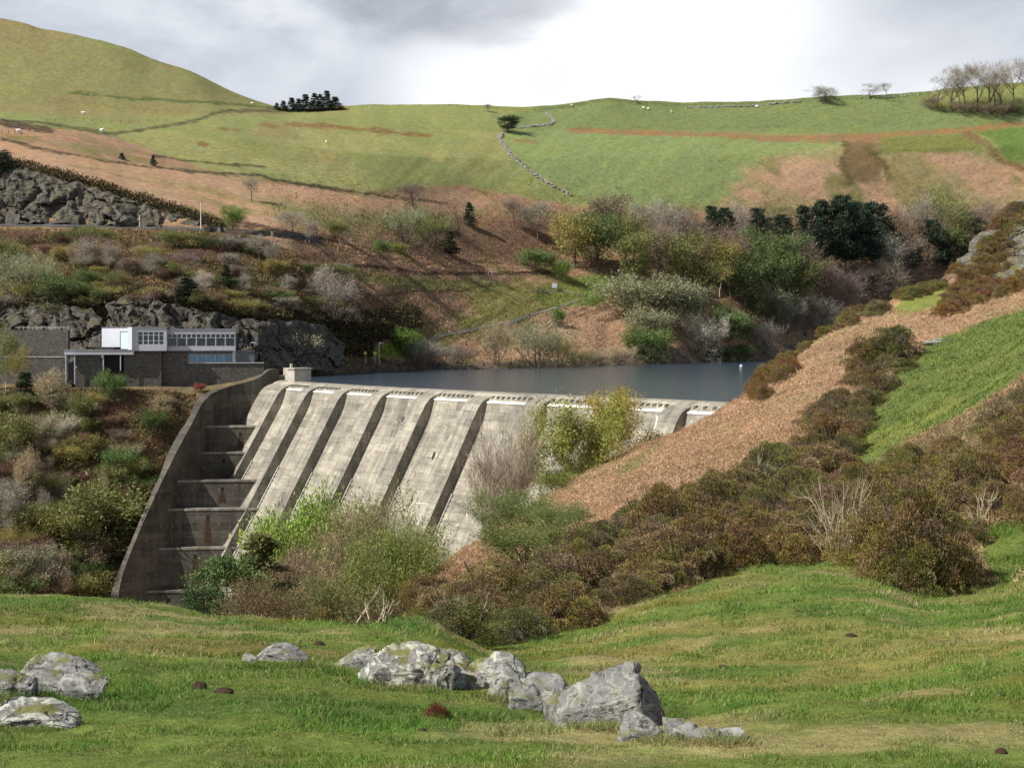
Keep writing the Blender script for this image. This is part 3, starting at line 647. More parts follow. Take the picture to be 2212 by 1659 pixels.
blk = MB().poly([(-.28, -.30, -.02), (.28, -.30, -.02), (.28, .34, -.36), (-.28, .34, -.36), (-.24, -.26, .12), (.24, -.26, .12), (.24, .26, .06), (-.24, .26, .06)],
                [(0, 3, 2, 1), (4, 5, 6, 7), (0, 1, 5, 4), (1, 2, 6, 5), (2, 3, 7, 6), (3, 0, 4, 7)]).mesh('baffle_block', MAT['concrete_shade'], bevel=0.02)
for i in range(-1, 8):
    nb = 8
    for k in range(nb):
        s = i + (PW if i >= 0 else 0) + (1 - (PW if i >= 0 else 0)) * (k + 0.5) / nb
        a = float(np.interp(s, THs, THn)); p = dam_pt(s, 1.62, -0.60)
        o = obj('baffle_block', blk, dam, p); o.rotation_euler = (0, 0, math.atan2(math.cos(a), -math.sin(a)) + 0)
# edge ledge with its row of small dark slots down the right of each bay (past the upper third)
for i in range(-1, 9):
    s_edge = i - 0.0
    if i < 1: continue
    led = MB(); sl = MB(); n_ = 64
    for j in range(15, n_):
        z0 = -3.8 - 42 * j / n_; z1 = -3.8 - 42 * (j + 1) / n_
        d0, d1 = np.interp([-z0, -z1], [-p[1] for p in FACE], [p[0] for p in FACE])
        q = []
        for (d, z) in ((d0, z0), (d1, z1)):
            for s in (s_edge - 0.034, s_edge - 0.002):
                for up in (0.0, 0.16): q.append(dam_pt(s, d + up * .87, z + up * .49))
        led.poly(q, [(0, 4, 5, 1), (1, 5, 7, 3), (2, 3, 7, 6)])
        zm = z0 * .7 + z1 * .3; dm = d0 * .7 + d1 * .3; zn = z0 * .45 + z1 * .55; dn = d0 * .45 + d1 * .55
        q = []
        for (d, z) in ((dm, zm), (dn, zn)):
            for s in (s_edge - 0.05, s_edge - 0.033):
                for up in (0.02, 0.19): q.append(dam_pt(s, d + up * .87, z + up * .49))
        sl.poly(q, [(0, 4, 5, 1), (1, 5, 7, 3), (2, 3, 7, 6), (0, 1, 3, 2), (4, 6, 7, 5)])
    led.build('edge_ledge', MAT['concrete_pale'], dam)
    o = sl.build('ledge_slots', MAT['slate'], dam); o['kind'] = 'stuff'

# pale repair strips and dark outlets on the faces (flat marks, proud by a centimetre or two)
def face_strip(sz, wd, prof, mat, name, off=0.03, parent=dam):
    """sz: list of (s, z) along the face"""
    f = solve_d(prof); mb = MB(); P = []
    for s, z in sz:
        p = np.array(dam_pt(s, f(z) + off, z + off * .5)); P.append(p)
    for a, b in zip(P[:-1], P[1:]):
        t_ = (b - a) / np.linalg.norm(b - a); n_ = np.array([*nrm(sz[0][0]), 0]) * .87 + np.array([0, 0, .49]); sd = np.cross(t_, n_); sd /= np.linalg.norm(sd)
        mb.poly([a - sd * wd / 2, a + sd * wd / 2, b + sd * wd / 2, b - sd * wd / 2], [(0, 1, 2, 3)])
    return mb.build(name, mat, parent)
for i in (2, 3, 4):
    face_strip([(i + .66, -5.0), (i + .58, -5.1), (i + .53, -9.5)], 0.11, FACE, MAT['concrete_pale'], 'repair_strip')
    face_strip([(i + .66, -5.0), (i + .80, -7.4), (i + .9, -9.6)], 0.07, FACE, MAT['concrete_pale'], 'repair_strip')
    face_strip([(i + .12, -12 - i), (i + .36, -12.1 - i)], 0.07, PIER, MAT['lip'], 'repair_strip')
face_strip([(0.30, -1.9), (0.27, -2.6), (0.26, -3.4)], 0.22, PIER, MAT['lip'], 'repair_strip')
for s, z in ((2.62, -10.2), (3.60, -9.0), (4.50, -4.3), (1.62, -10.5)):
    mb = MB(); p = np.array(dam_pt(s, solve_d(FACE)(z) + 0.02, z)); a = float(np.interp(s, THs, THn)); t_ = np.array([-math.sin(a), math.cos(a), 0]); dn = np.array([-math.cos(a) * SL, -math.sin(a) * SL, -1]); dn /= np.linalg.norm(dn)
    mb.poly([p - t_ * .3 + dn * .1, p - t_ * .12 - dn * .55, p + t_ * .3 - dn * .45, p + t_ * .24 + dn * .6, p - t_ * .2 + dn * .75], [(0, 1, 2, 3, 4)])
    mb.build('outlet', MAT['dark'], dam)

# curved training wall at the far abutment
TW = [(604, 797, 258), (592, 797, 257), (580, 800, 256), (566, 812, 255.4), (548, 821, 255), (520, 828, 254.3), (495, 835, 253.2), (472, 843, 251.7), (455, 852, 248.4), (441, 866, 245), (432, 879, 243), (416, 912, 241.6), (404, 934, 240.2), (380, 978, 230), (345, 1050, 227.6), (310, 1126, 225.6), (270, 1222, 223.6), (256, 1275, 222.5), (252, 1330, 221.5)]
TWp = np.array([P3(*p) for p in TW])
def wall_along(P, th, zb, name, mat, parent, side=1):
    """vertical wall: P inner top edge, thickness th to the outside"""
    n = len(P); Pin = P.copy(); out = []
    for i in range(n):
        t_ = P[min(i + 1, n - 1)] - P[max(i - 1, 0)]; t_[2] = 0; t_ /= np.linalg.norm(t_)
        out.append(P[i] + side * th * np.array([t_[1], -t_[0], 0]))
    out = np.array(out); Vv = []; q = []; uv = []; L = 0
    for i in range(n):
        if i: L += np.linalg.norm((P[i] - P[i - 1])[:2])
        zi = P[i][2]
        for pt, z in ((Pin[i], zb), (Pin[i], zi), (out[i], zi), (out[i], zb)):
            Vv.append((pt[0], pt[1], z)); uv.append((L, -z))
    for i in range(n - 1):
        for k in range(3): q.append((i * 4 + k, i * 4 + k + 1, i * 4 + 5 + k, i * 4 + 4 + k))
    me = bpy.data.meshes.new(name); me.from_pydata(Vv, [], q); me.materials.append(mat)
    ul = me.uv_layers.new(name='face'); li = np.zeros(len(me.loops), np.int32); me.loops.foreach_get('vertex_index', li)
    ul.data.foreach_set('uv', np.array(uv, np.float32)[li].ravel()); me.update()
    return obj(name, me, parent)
dense = [TWp[0]]
for a, b in zip(TWp[:-1], TWp[1:]):
    for j in range(1, 5): dense.append(a + (b - a) * j / 4)
dense = np.array(dense)
kz = np.array([1, 2, 3, 2, 1]) / 9
for c in range(3):
    p = np.pad(dense[:, c], 2, 'edge'); dense[:, c] = np.convolve(p, kz, 'valid')
wall_along(dense, 1.35, -47, 'training_wall', MAT['concrete_shade'], dam, side=1)
coping = dense.copy(); coping[:, 2] += 0.12

def cross_end(x, y):
    """where the sight line through (x, y) meets the downstream face"""
    best = None
    for Z in np.arange(215, 262, 0.1):
        p = P3(x, y, Z); best_s = None
        ss = np.linspace(5.5, 8.9, 120); pts = np.array([crest(s) for s in ss]); d2 = [(p[:2] - crest(s)) @ nrm(s) for s in ss]
        off = [abs((p[:2] - crest(s)) @ np.array([nrm(s)[1], -nrm(s)[0]])) for s in ss]; j = int(np.argmin(off)); s = ss[j]; d = d2[j]
        prof = PIER if (s % 1) < PW or s > 8 else FACE
        if d <= solve_d(prof)(p[2]): return p
    return P3(x, y, 240)
cw = math.radians(85)
CWd = np.array([math.sin(cw), math.cos(cw), 0])
CW = [(555, 919), (531, 976), (556, 1036), (536, 1097), (500, 1181), (440, 1274), (400, 1370)]
ends = [cross_end(x, y) for x, y in CW]
for j, e in enumerate(ends[:6]):
    if j: e[1] = min(e[1], ends[j - 1][1] - 1.0); e[:] = P3(CW[j][0], CW[j][1], e[1])
    # leftwards until the training wall
    L = 14.0
    for p_, q_ in zip(dense[:-1], dense[1:]):
        A_ = np.array([[-CWd[0], -(q_ - p_)[0]], [-CWd[1], -(q_ - p_)[1]]]); b_ = (p_ - e)[:2]
        if abs(np.linalg.det(A_)) < 1e-6: continue
        l_, u_ = np.linalg.solve(A_, b_)
        if -0.01 <= u_ <= 1.01 and l_ > 3: L = l_; break
    a = e - CWd * (L + 0.3); b = e + CWd * 2.5
    zt = e[2]; zb = (ends[j + 1][2] if j < 6 else zt - 8) - 1.5
    nx = np.array([CWd[1], -CWd[0], 0]) * -1                   # away from the viewer
    nx = np.array([-CWd[1], CWd[0], 0])
    for nm, z0, z1, y0, y1, mt in (('weir_wall', zb, zt - 0.35, 0.0, 0.9, 'concrete_shade'), ('weir_coping', zt - 0.35, zt, -0.10, 1.0, 'pier_cope')):
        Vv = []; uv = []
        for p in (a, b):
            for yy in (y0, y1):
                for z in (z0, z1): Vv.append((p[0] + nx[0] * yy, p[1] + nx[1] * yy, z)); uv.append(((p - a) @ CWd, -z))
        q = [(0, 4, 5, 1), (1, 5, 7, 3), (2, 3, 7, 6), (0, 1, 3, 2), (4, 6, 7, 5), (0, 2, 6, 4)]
        me = bpy.data.meshes.new(nm); me.from_pydata(Vv, [], q); me.materials.append(MAT['concrete_shade'] if mt != 'pier_cope' else MAT['concrete_pier'])
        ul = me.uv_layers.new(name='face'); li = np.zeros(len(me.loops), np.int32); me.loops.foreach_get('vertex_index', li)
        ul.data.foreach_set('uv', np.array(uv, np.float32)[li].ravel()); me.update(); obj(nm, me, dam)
    # basin floor behind the wall
    fl = MB(); back = a + nx * 8; bb = b + nx * 8
    fl.poly([a + nx * .9 + [0, 0, 0], b + nx * .9, bb, back], [(0, 1, 2, 3)])
    for k in range(4): fl.v[k] = (fl.v[k][0], fl.v[k][1], zt - 1.2)
    fl.build('basin_floor', MAT['slate'], dam)
    # drain hole with its rust-brown run
    fr = [0.62, 0.72, 0.50, 0.52, 0.56, 0.55][j]; xs_ = [520, 484, 481, 450, 423, 366][j]
    k_ = (xs_ - CW[j][0]) / F * e[1] * 1.0
    c = e + CWd * k_ ; c = np.array([c[0], c[1], zt - 1.5])
    h = MB(); w_ = .26
    h.poly([c - CWd * w_ - nx * .012 + [0, 0, .28], c + CWd * w_ - nx * .012 + [0, 0, .28], c + CWd * w_ - nx * .012 - [0, 0, .3], c - CWd * w_ - nx * .012 - [0, 0, .3]], [(0, 1, 2, 3)])
    h.build('drain_hole', MAT['dark'], dam)
    if j != 1:
        r_ = MB(); hh = (zt - ends[j + 1][2]) - 2.0 if j < 6 else 5
        r_.poly([c - CWd * .30 - nx * .008 - [0, 0, .3], c + CWd * .30 - nx * .008 - [0, 0, .3], c + CWd * .48 - nx * .008 - [0, 0, hh * .5], c + CWd * .75 - nx * .008 - [0, 0, hh], c - CWd * .6 - nx * .008 - [0, 0, hh], c - CWd * .42 - nx * .008 - [0, 0, hh * .5]], [(0, 1, 2, 3, 4, 5)])
        r_.build('rust_stain', MAT['rust'], dam)
# gate block standing on the far end of the crest
gb_ = MB(); a_ = float(np.interp(8.6, THs, THn))
def dbox(mb, s0, s1, d0, d1, z0, z1):
    q = [dam_pt(s, d, z) for z in (z0, z1) for s, d in ((s0, d0), (s1, d0), (s1, d1), (s0, d1))]
    mb.poly(q, [(3, 2, 1, 0), (4, 5, 6, 7), (0, 1, 5, 4), (1, 2, 6, 5), (2, 3, 7, 6), (3, 0, 4, 7)])
dbox(gb_, 8.02, 8.30, -2.2, 0.9, -4, 2.1); gb_.build('gate_block', MAT['concrete_pale'], dam)
gb_ = MB(); dbox(gb_, 8.30, 8.92, -3.4, -0.9, -4, 2.2); gb_.build('gate_wall', MAT['concrete_pale'], dam)
gb_ = MB(); dbox(gb_, 8.0, 8.32, -2.4, 1.1, 2.1, 2.35); dbox(gb_, 8.5, 8.56, -0.9, -0.6, -1, 3.0); gb_.build('gate_coping', MAT['concrete_pale'], dam)

# ------------------------------------------------------------------ rock faces
def cells(a, b, seed):
    ia = np.floor(a); ib = np.floor(b); best = np.full(a.shape, 1e9); val = np.zeros(a.shape); tx = np.zeros(a.shape); ty = np.zeros(a.shape); sec = np.full(a.shape, 1e9)
    for di in (-1, 0, 1):
        for dj in (-1, 0, 1):
            ca, cb = ia + di, ib + dj; pa = ca + hash2(ca, cb, seed); pb = cb + hash2(ca, cb, seed + 1); d = (a - pa) ** 2 + (b - pb) ** 2
            m = d < best; sec = np.where(m, best, np.minimum(sec, d)); best = np.where(m, d, best); val = np.where(m, hash2(ca, cb, seed + 2), val)
            tx = np.where(m, (hash2(ca, cb, seed + 3) - .5) * (a - pa), tx); ty = np.where(m, (hash2(ca, cb, seed + 4) - .5) * (b - pb), ty)
    return val, tx + ty, np.sqrt(sec) - np.sqrt(best)
def curtain(name, base, top, n, m, depth, mat, seed, label=None, fscale=0.35, kind='structure', bulge=1.0):
    """rough rock face between a base line and a top line of (x, y, Z)"""
    bx = np.array([P3(*p) for p in base]); tx = np.array([P3(*p) for p in top])
    u = np.linspace(0, 1, n)
    def res(P): d = np.r_[0, np.cumsum(np.linalg.norm(np.diff(P, axis=0), axis=1))]; d /= d[-1]; return np.stack([np.interp(u, d, P[:, c]) for c in range(3)], 1)
    B, T = res(bx), res(tx); v = np.linspace(0, 1, m)[None, :, None]
    P = B[:, None, :] * (1 - v) + T[:, None, :] * v
    p = P.reshape(-1, 3)
    ang = 0.5; a = p[:, 0] * math.cos(ang) + p[:, 2] * math.sin(ang); b = -p[:, 0] * math.sin(ang) + p[:, 2] * math.cos(ang)
    r1 = 1 - np.abs(2 * fbm(a * fscale * .5, b * fscale * .22, 4, seed) - 1)
    r2 = np.abs(2 * fbm(a * fscale * 1.7, b * fscale * .8, 4, seed + 5) - 1)
    blk_ = np.floor(fbm(a * fscale * .9, b * fscale * .4, 2, seed + 11) * 6) / 6
    wa = a + (fbm(a * .3, b * .3, 3, seed + 40) - .5) * 3; wb = b + (fbm(a * .3 + 9, b * .3, 3, seed + 41) - .5) * 3
    v1, t1, e1 = cells(wa * fscale * .62, wb * fscale * .24, seed + 50); v2, t2, e2 = cells(wa * fscale * 2.4, wb * fscale * .75, seed + 60)
    disp = depth * (.7 * (r1 - .6) + .15 * r2 + .95 * (v1 - .5) + 1.1 * t1 + .22 * (v2 - .5) + .3 * t2 - .35 * (e1 < .07) - .15 * (e2 < .06))
    edge = np.minimum(1, np.minimum(v[..., 0], 1 - v[..., 0]) * 6 + .25) * np.ones((n, 1))
    disp = disp.reshape(n, m) * edge + np.sin(v[..., 0] * math.pi) * bulge
    P[..., 1] -= disp; P[..., 0] += (fbm(a * .5, b * .5, 3, seed + 20).reshape(n, m) - .5) * depth * .6
    P[..., 2] += (fbm(a * .6, b * .6, 3, seed + 22).reshape(n, m) - .5) * depth * .5
    i2 = np.arange(n * m).reshape(n, m)
    q = np.stack([i2[:-1, :-1], i2[1:, :-1], i2[1:, 1:], i2[:-1, 1:]], -1).reshape(-1, 4)
    o = obj(name, mesh_np(name, P.reshape(-1, 3), q, np.full(len(q), 4), mat, False))
    if kind: o['kind'] = kind
    return o
curtain('quarry_cliff', [(-300, 478, 349), (0, 484, 349), (200, 486, 349), (340, 488, 350), (440, 494, 352)], [(-300, 330, 362), (0, 358, 364), (60, 368, 364), (130, 388, 363), (200, 404, 362), (300, 436, 361), (400, 462, 360), (440, 485, 356)], 260, 80, 3.4, MAT['cliff'], 5)
curtain('rock_cliff', [(-300, 826, 275), (0, 826, 275), (140, 826, 275), (225, 826, 275)], [(-300, 660, 283), (0, 668, 283), (70, 655, 282), (150, 660, 281), (200, 668, 281), (228, 700, 279)], 150, 90, 3.0, MAT['cliff'], 15)
curtain('rock_cliff', [(222, 826, 275), (300, 826, 275), (420, 822, 276), (520, 815, 280)], [(232, 655, 280), (260, 642, 281), (310, 640, 281), (370, 655, 281), (430, 668, 283), (490, 680, 286), (530, 700, 290)], 150, 90, 3.4, MAT['cliff'], 27)
curtain('rock_cliff', [(505, 812, 281), (560, 806, 284), (640, 800, 293), (700, 800, 303), (745, 796, 315)], [(505, 692, 286), (560, 690, 290), (640, 694, 302), (700, 700, 314), (745, 745, 322)], 190, 70, 3.0, MAT['cliff'], 39)

# ------------------------------------------------------------------ control building on the terrace
O = P3(290, 708, 258); ang = math.radians(10)       # front runs right and slightly away
S = 258 / F                                          # metres per frame unit there
bld = empty('control_building', (O[0], O[1], -0.6), ang)
tag(bld, 'flat roofed white and grey control building with long window bands above a dark stone base', 'building')
# local axes: x along the front, -y towards the viewer, z up; zl() turns a frame height into local z
def zl(y, Z=259): return EYE - (y - HY) * Z / F + 0.6
def xl(x): return (x - 290) * S * 1.0 / math.cos(ang) * 1.0
def lb(mat, name, x0, x1, y0, y1, z0, z1, parent=bld, bevel=0): return MB().box(x0, x1, y0, y1, z0, z1).build(name, MAT[mat], parent, bevel=bevel)
# bay block (projecting)
bx0, bx1 = 0.0, xl(357); zt, zb = zl(708), zl(758)
w0, w1, wz0, wz1 = xl(297.6), xl(351.6), zl(745), zl(717)
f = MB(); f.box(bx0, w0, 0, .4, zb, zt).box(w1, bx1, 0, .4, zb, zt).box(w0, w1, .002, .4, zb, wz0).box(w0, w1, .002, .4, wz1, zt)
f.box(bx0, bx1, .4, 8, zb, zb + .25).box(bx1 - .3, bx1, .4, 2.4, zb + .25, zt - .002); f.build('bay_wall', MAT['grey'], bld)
lb('roof', 'roof', bx0 - .15, bx1 + .15, -.15, 8, zt, zt + .18)
def window(x0, x1, z0, z1, cols, rows, y, glass='glass', frame='white', parent=bld, fw=.09, name='window'):
    g = MB().box(x0, x1, y + .22, y + .26, z0, z1).build('pane', MAT[glass], None)
    fr = MB()
    for c in cols: fr.box(c - fw / 2, c + fw / 2, y + .05, y + .20, z0, z1)
    for r in rows: fr.box(x0, x1, y + .07, y + .19, r - fw / 2, r + fw / 2)
    fo = fr.build(name, MAT[frame], parent); g.parent = fo
    return fo
cols = [w0 + (w1 - w0) * k / 5 for k in range(6)]
for k in range(5):
    window(cols[k], cols[k + 1], wz0, wz1, [cols[k] + .045, cols[k + 1] - .045], [wz0 + .05, wz0 + .75, wz1 - .62, wz1 - .05], 0)
lb('dark', 'room_shade_panel', w0, w1, 1.2, 1.3, wz0, wz1)  # near-black sheet painting the unlit inside behind the bay windows
# white corner pier and sunlit left flank
A = np.array([0.0, 0.0]); B3 = P3(224, 730, 265.5) - O; ca_, sa_ = math.cos(-ang), math.sin(-ang)
B2 = np.array([B3[0] * ca_ - B3[1] * sa_, B3[0] * sa_ + B3[1] * ca_])
fl = empty('flank', (0, 0, 0)); fl.parent = bld
L = float(np.linalg.norm(B2)); fl.rotation_euler = (0, 0, math.atan2(B2[1], B2[0]))
def fb(mat, name, x0, x1, y0, y1, z0, z1): return MB().box(x0, x1, y0, y1, z0, z1).build(name, MAT[mat], fl)
wx0, wx1 = L * .13, L * .40
fb('white', 'corner_pier', -.02, wx0, -.02, .5, zb - .1, zt + .1); fb('white', 'side_wall', wx1, L, .0, .4, zl(750), zl(708))
fb('white', 'side_wall', wx0, wx1, .0, .4, zl(716), zl(708)); fb('slate', 'roof_edge', wx0, L + .1, -.1, .5, zl(708), zl(708) + .15)
gl = [wx0 + (wx1 - wx0) * k / 3 for k in range(4)]
for k in range(3): window(gl[k], gl[k + 1], zl(754), zl(716), [gl[k] + .05, gl[k + 1] - .05], [zl(754) + .05, zl(738), zl(721), zl(716) - .05], .0, 'glass_lit', 'white', fl)
fb('dark', 'camera_recess', L - 1.4, L - .5, -.05, .02, zl(720), zl(714)); fb('white', 'light_box', L - 1.3, L - .85, -.25, -.05, zl(720), zl(716))
fb('dark', 'painted_shade', wx1, L, .3, 1.5, zl(755), zl(750))  # black box painted in as the shade under the side wall
bk = MB().poly([(0, .3, zb), (bx1, .3, zb), (bx1, 9, zb), (B2[0] + 2, 9, zb), (B2[0] + .4, B2[1] + .3, zb)] + [(0, .3, zt - .05), (bx1, .3, zt - .05), (bx1, 9, zt - .05), (B2[0] + 2, 9, zt - .05), (B2[0] + .4, B2[1] + .3, zt - .05)],
               [(5, 6, 7, 8, 9), (4, 3, 2, 1, 0), (2, 3, 8, 7), (3, 4, 9, 8)])
bk.build('roof', MAT['roof'], bld)
# long office wing, set back
y0 = 1.5; x0, x1 = bx1 + .002, xl(501)
zt2 = zl(711.5)
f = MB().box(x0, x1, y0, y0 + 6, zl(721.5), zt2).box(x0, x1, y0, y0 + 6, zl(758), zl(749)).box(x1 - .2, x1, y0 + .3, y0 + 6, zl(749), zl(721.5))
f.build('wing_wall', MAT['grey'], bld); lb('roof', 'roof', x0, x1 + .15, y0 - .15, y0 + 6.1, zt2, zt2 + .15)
cw_ = [x0 + (x1 - .1 - x0) * k / 7 for k in range(8)]
for k in range(7):
    wdo = window(cw_[k], cw_[k + 1], zl(749), zl(721.5), [cw_[k] + .05, cw_[k + 1] - .05], [zl(749) + .06, zl(730), zl(721.5) - .04], y0, parent=bld)
    mid_ = (cw_[k] + cw_[k + 1]) / 2; MB().box(mid_ - .1, mid_ + .1, y0 + .04, y0 + .2, zl(730), zl(721.5)).build('mullion', MAT['white'], wdo)
lb('dark', 'room_shade_panel', x0, x1 - .3, y0 + 2.5, y0 + 2.6, zl(749), zl(721.5))  # same near-black sheet for the dim inside of the office wing
# lower storey with blue blinds
lx0, lx1 = xl(401), xl(495); n_ = 5
lc = [lx0 + (lx1 - lx0) * k / n_ for k in range(n_ + 1)]
for k in range(n_):
    window(lc[k], lc[k + 1], zl(783), zl(766), [lc[k] + .05, lc[k + 1] - .05], [zl(783) + .05, zl(766) - .04], y0 + .9, 'blueglass', 'white')
    window(lc[k], lc[k + 1], zl(766), zl(760), [lc[k] + .05, (lc[k] + lc[k + 1]) / 2, lc[k + 1] - .05], [zl(760) - .04], y0 + .9, 'glass', 'slate')
lb('pale', 'end_post', lx1, xl(501), y0 + .8, y0 + 1.4, zl(784), zl(758) - .002)
lb('slate', 'annex', xl(501) + .002, xl(541), y0 + .7, y0 + 5, zl(785), zl(758.5)); lb('roof', 'roof', xl(501) + .16, xl(543), y0 + .5, y0 + 5.2, zl(758.5), zl(757.5))
lb('stonewall', 'base_wall', bx1 - 1, lx0, y0 + .8, y0 + 6, zl(836), zl(758) - .002)
lb('stonewall', 'base_wall', lx0, xl(562), y0 + .75, y0 + 6, zl(836), zl(784) - .003)
lb('pale', 'sill_band', lx0, xl(562), y0 + .55, y0 + .9, zl(785.5), zl(784))
lb('stonewall', 'base_wall', xl(268), bx1 - 1.002, .9, 6, zl(836), zl(758) - .003)
# canopy and openings to the left of the bay
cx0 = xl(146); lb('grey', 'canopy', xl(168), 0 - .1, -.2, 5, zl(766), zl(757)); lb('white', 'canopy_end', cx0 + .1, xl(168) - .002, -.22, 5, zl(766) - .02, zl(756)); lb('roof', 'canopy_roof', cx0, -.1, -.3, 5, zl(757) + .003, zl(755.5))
lb('stonewall', 'base_wall', xl(168), xl(226), .9, 5, zl(836), zl(766) - .002)
lb('dark', 'doorway', xl(226), xl(262), 1.6, 5, zl(830), zl(766) - .002); lb('dark', 'doorway', xl(152), xl(168) - .002, 1.2, 5, zl(828), zl(784))
lb('white', 'notice_board', xl(158), xl(165), .98, 1.15, zl(780), zl(770)); lb('stonewall', 'base_wall', xl(150), xl(168) - .004, 1.15, 5, zl(784), zl(766) - .003)
for xx in (150, 168, 226.5, 261.7): lb('white', 'post', xl(xx) - .09, xl(xx) + .09, -.1, .08, zl(829 if xx < 200 else 800), zl(766) - .003)
lb('white', 'lamp', xl(223), xl(226), -.3, -.12, zl(772), zl(768)); lb('white', 'lamp', xl(168), xl(171), .6, .9, zl(795), zl(792))
MAT_ROUND = None
# retaining walls west of it
rw = tag(empty('retaining_wall', (P3(32, 771, 263)[0], 263, -.6)), 'upper dark mortared stone retaining wall below the rock face, wire fence on top', 'wall')
S2 = 263 / F
def z2(y): return EYE - (y - HY) * 263 / F + .6
MB().box(-30, (147 - 32) * S2, 0, 1.2, z2(836), z2(713)).build('wall', MAT['stonewall'], rw)
for k in range(12): MB().tube([((8 + k * 9.7) * S2, .3, z2(713)), ((8 + k * 9.7) * S2, .3, z2(705))], .035, 4).build('fence_post', MAT['pale'], rw)
MB().tube([(0, .3, z2(706)), (115 * S2, .3, z2(706))], .02, 4).tube([(0, .3, z2(709)), (115 * S2, .3, z2(709))], .02, 4).build('wire', MAT['pale'], rw)
rw2 = tag(empty('retaining_wall', (P3(39, 771, 260.5)[0], 260.5, -.6)), 'lower dark retaining wall with a paler cap, left of the building doorway', 'wall')
MB().box(-30, 109 * S2, 0, 1.0, z2(840), z2(772)).build('wall', MAT['stonewall'], rw2); MB().box(-30, 109 * S2 + .1, -.1, 1.1, z2(772) + .003, z2(770)).build('coping', MAT['stone'], rw2)

# ------------------------------------------------------------------ small site furniture
def pole(x, y0, y1, Z, name, label, cat, mat='white', r=.12, arm=False):
    p = P3(x, y0, Z); o = empty(name, tuple(p)); tag(o, label, cat); h = (y0 - y1) * Z / F
    MB().tube([(0, 0, -.5), (0, 0, h)], [r, r * .7], 6).build('pole', MAT[mat], o)
    if arm: MB().tube([(0, 0, h), (.35, -.1, h + .1), (.8, -.2, h + .05)], .07, 5).box(.5, 1.1, -.3, -.1, h - .02, h + .12).build('lamp_head', MAT['white'], o)
    return o
pole(434, 495, 437, 350, 'telegraph_pole', 'tall pale pole standing beside the road under the bracken slope', 'pole', 'pale', .17)
pole(302, 490, 465, 349, 'marker_post', 'short pale post on the road verge below the quarry face', 'post', 'pale', .12)
pole(713, 835 - 52, 745, 300, 'street_lamp', 'slim lamp post with a curved head at the cliff foot right of the building', 'street lamp', 'pale', .08, True) if False else None
pole(541, 785, 741, 268, 'street_lamp', 'lamp post with a white head just right of the grey annex', 'street lamp', 'pale', .08, True)
pole(819, 783, 742, 333, 'street_lamp', 'lamp post beside the yellow signs at the dam road end', 'street lamp', 'pale', .08, True)
for x, y, lab in ((789, 762, 'small yellow sign on a post, nearest the dark cliff'), (810, 762, 'small yellow sign on a post between the lamp and the cliff')):
    p = P3(x, y, 331); o = tag(empty('sign', tuple(p + [0, 0, -1.6])), lab, 'sign'); MB().tube([(0, 0, -1), (0, 0, 1.9)], .05, 5).build('post', MAT['pale'], o); MB().box(-.35, .35, -.05, -.02, 1.2, 1.8).build('panel', MAT['yellow'], o, bevel=.01)
p = P3(1198, 617, 465); gz_ = spot(1198, 628, 13, 15)
o = tag(empty('information_board', tuple(gz_)), 'white notice board on posts beside the lakeside picnic place', 'board')
MB().box(-.9, .9, -.06, .06, 1.0, 2.6).build('panel', MAT['white'], o, bevel=.02); MB().tube([(-.8, .1, -.4), (-.8, .1, 2.6)], .07, 5).build('post', MAT['bark'], o); MB().tube([(.8, .1, -.4), (.8, .1, 2.6)], .07, 5).build('post', MAT['bark'], o)
def picnic(x, y, lab):
    g_ = spot(x, y, 13, 15); o = tag(empty('picnic_table', tuple(g_), .4), lab, 'table', 'picnic tables above the lake')
    MB().box(-1, 1, -.45, .45, .72, .8).build('tabletop', MAT['bark'], o); MB().box(-1, 1, -.95, -.65, .42, .48).build('seat', MAT['bark'], o); MB().box(-1, 1, .65, .95, .42, .48).build('seat', MAT['bark'], o)
    for xx in (-.7, .7): MB().tube([(xx, -.8, 0), (xx, 0, .75)], .06, 4).tube([(xx, .8, 0), (xx, 0, .75)], .06, 4).build('leg', MAT['bark'], o)
picnic(1160, 633, 'dark wooden picnic table furthest from the white board'); picnic(1172, 631, 'dark wooden picnic table between its neighbour and the white board'); picnic(1209, 629, 'dark wooden picnic table just beside the white board')
def post_obj(x, y, k0, k1, h, lab, mat='white', grp=None):
    g_ = spot(x, y, k0, k1); o = MB().tube([(0, 0, -.3), (0, 0, h)], .13, 5).build('marker_post', MAT[mat]); o.location = g_; tag(o, lab, 'post', grp)
post_obj(1055, 594, 14, 15.5, 1.6, 'left one of two short white marker posts on the ditch line above the meadow', 'white', 'pair of white marker posts')
post_obj(1062, 594, 14, 15.5, 1.6, 'right one of two short white marker posts on the ditch line above the meadow', 'white', 'pair of white marker posts')
g_ = MB(); bu = [(0, 0, .0), (0, 0, .35), (0, 0, .8), (0, 0, 1.0)]
g_.tube(bu, [.3, .5, .38, .08], 10).build('buoy', MAT['white']).location = (P3(1601, 795, 3.0)[0], 0, 0)
b_ = bpy.data.objects['buoy']; Zb = F * (EYE - WL) / (795 - HY); b_.location = ((1601 - CX) / F * Zb, Zb, WL); tag(b_, 'small white buoy floating on the lake near the right bank', 'buoy')

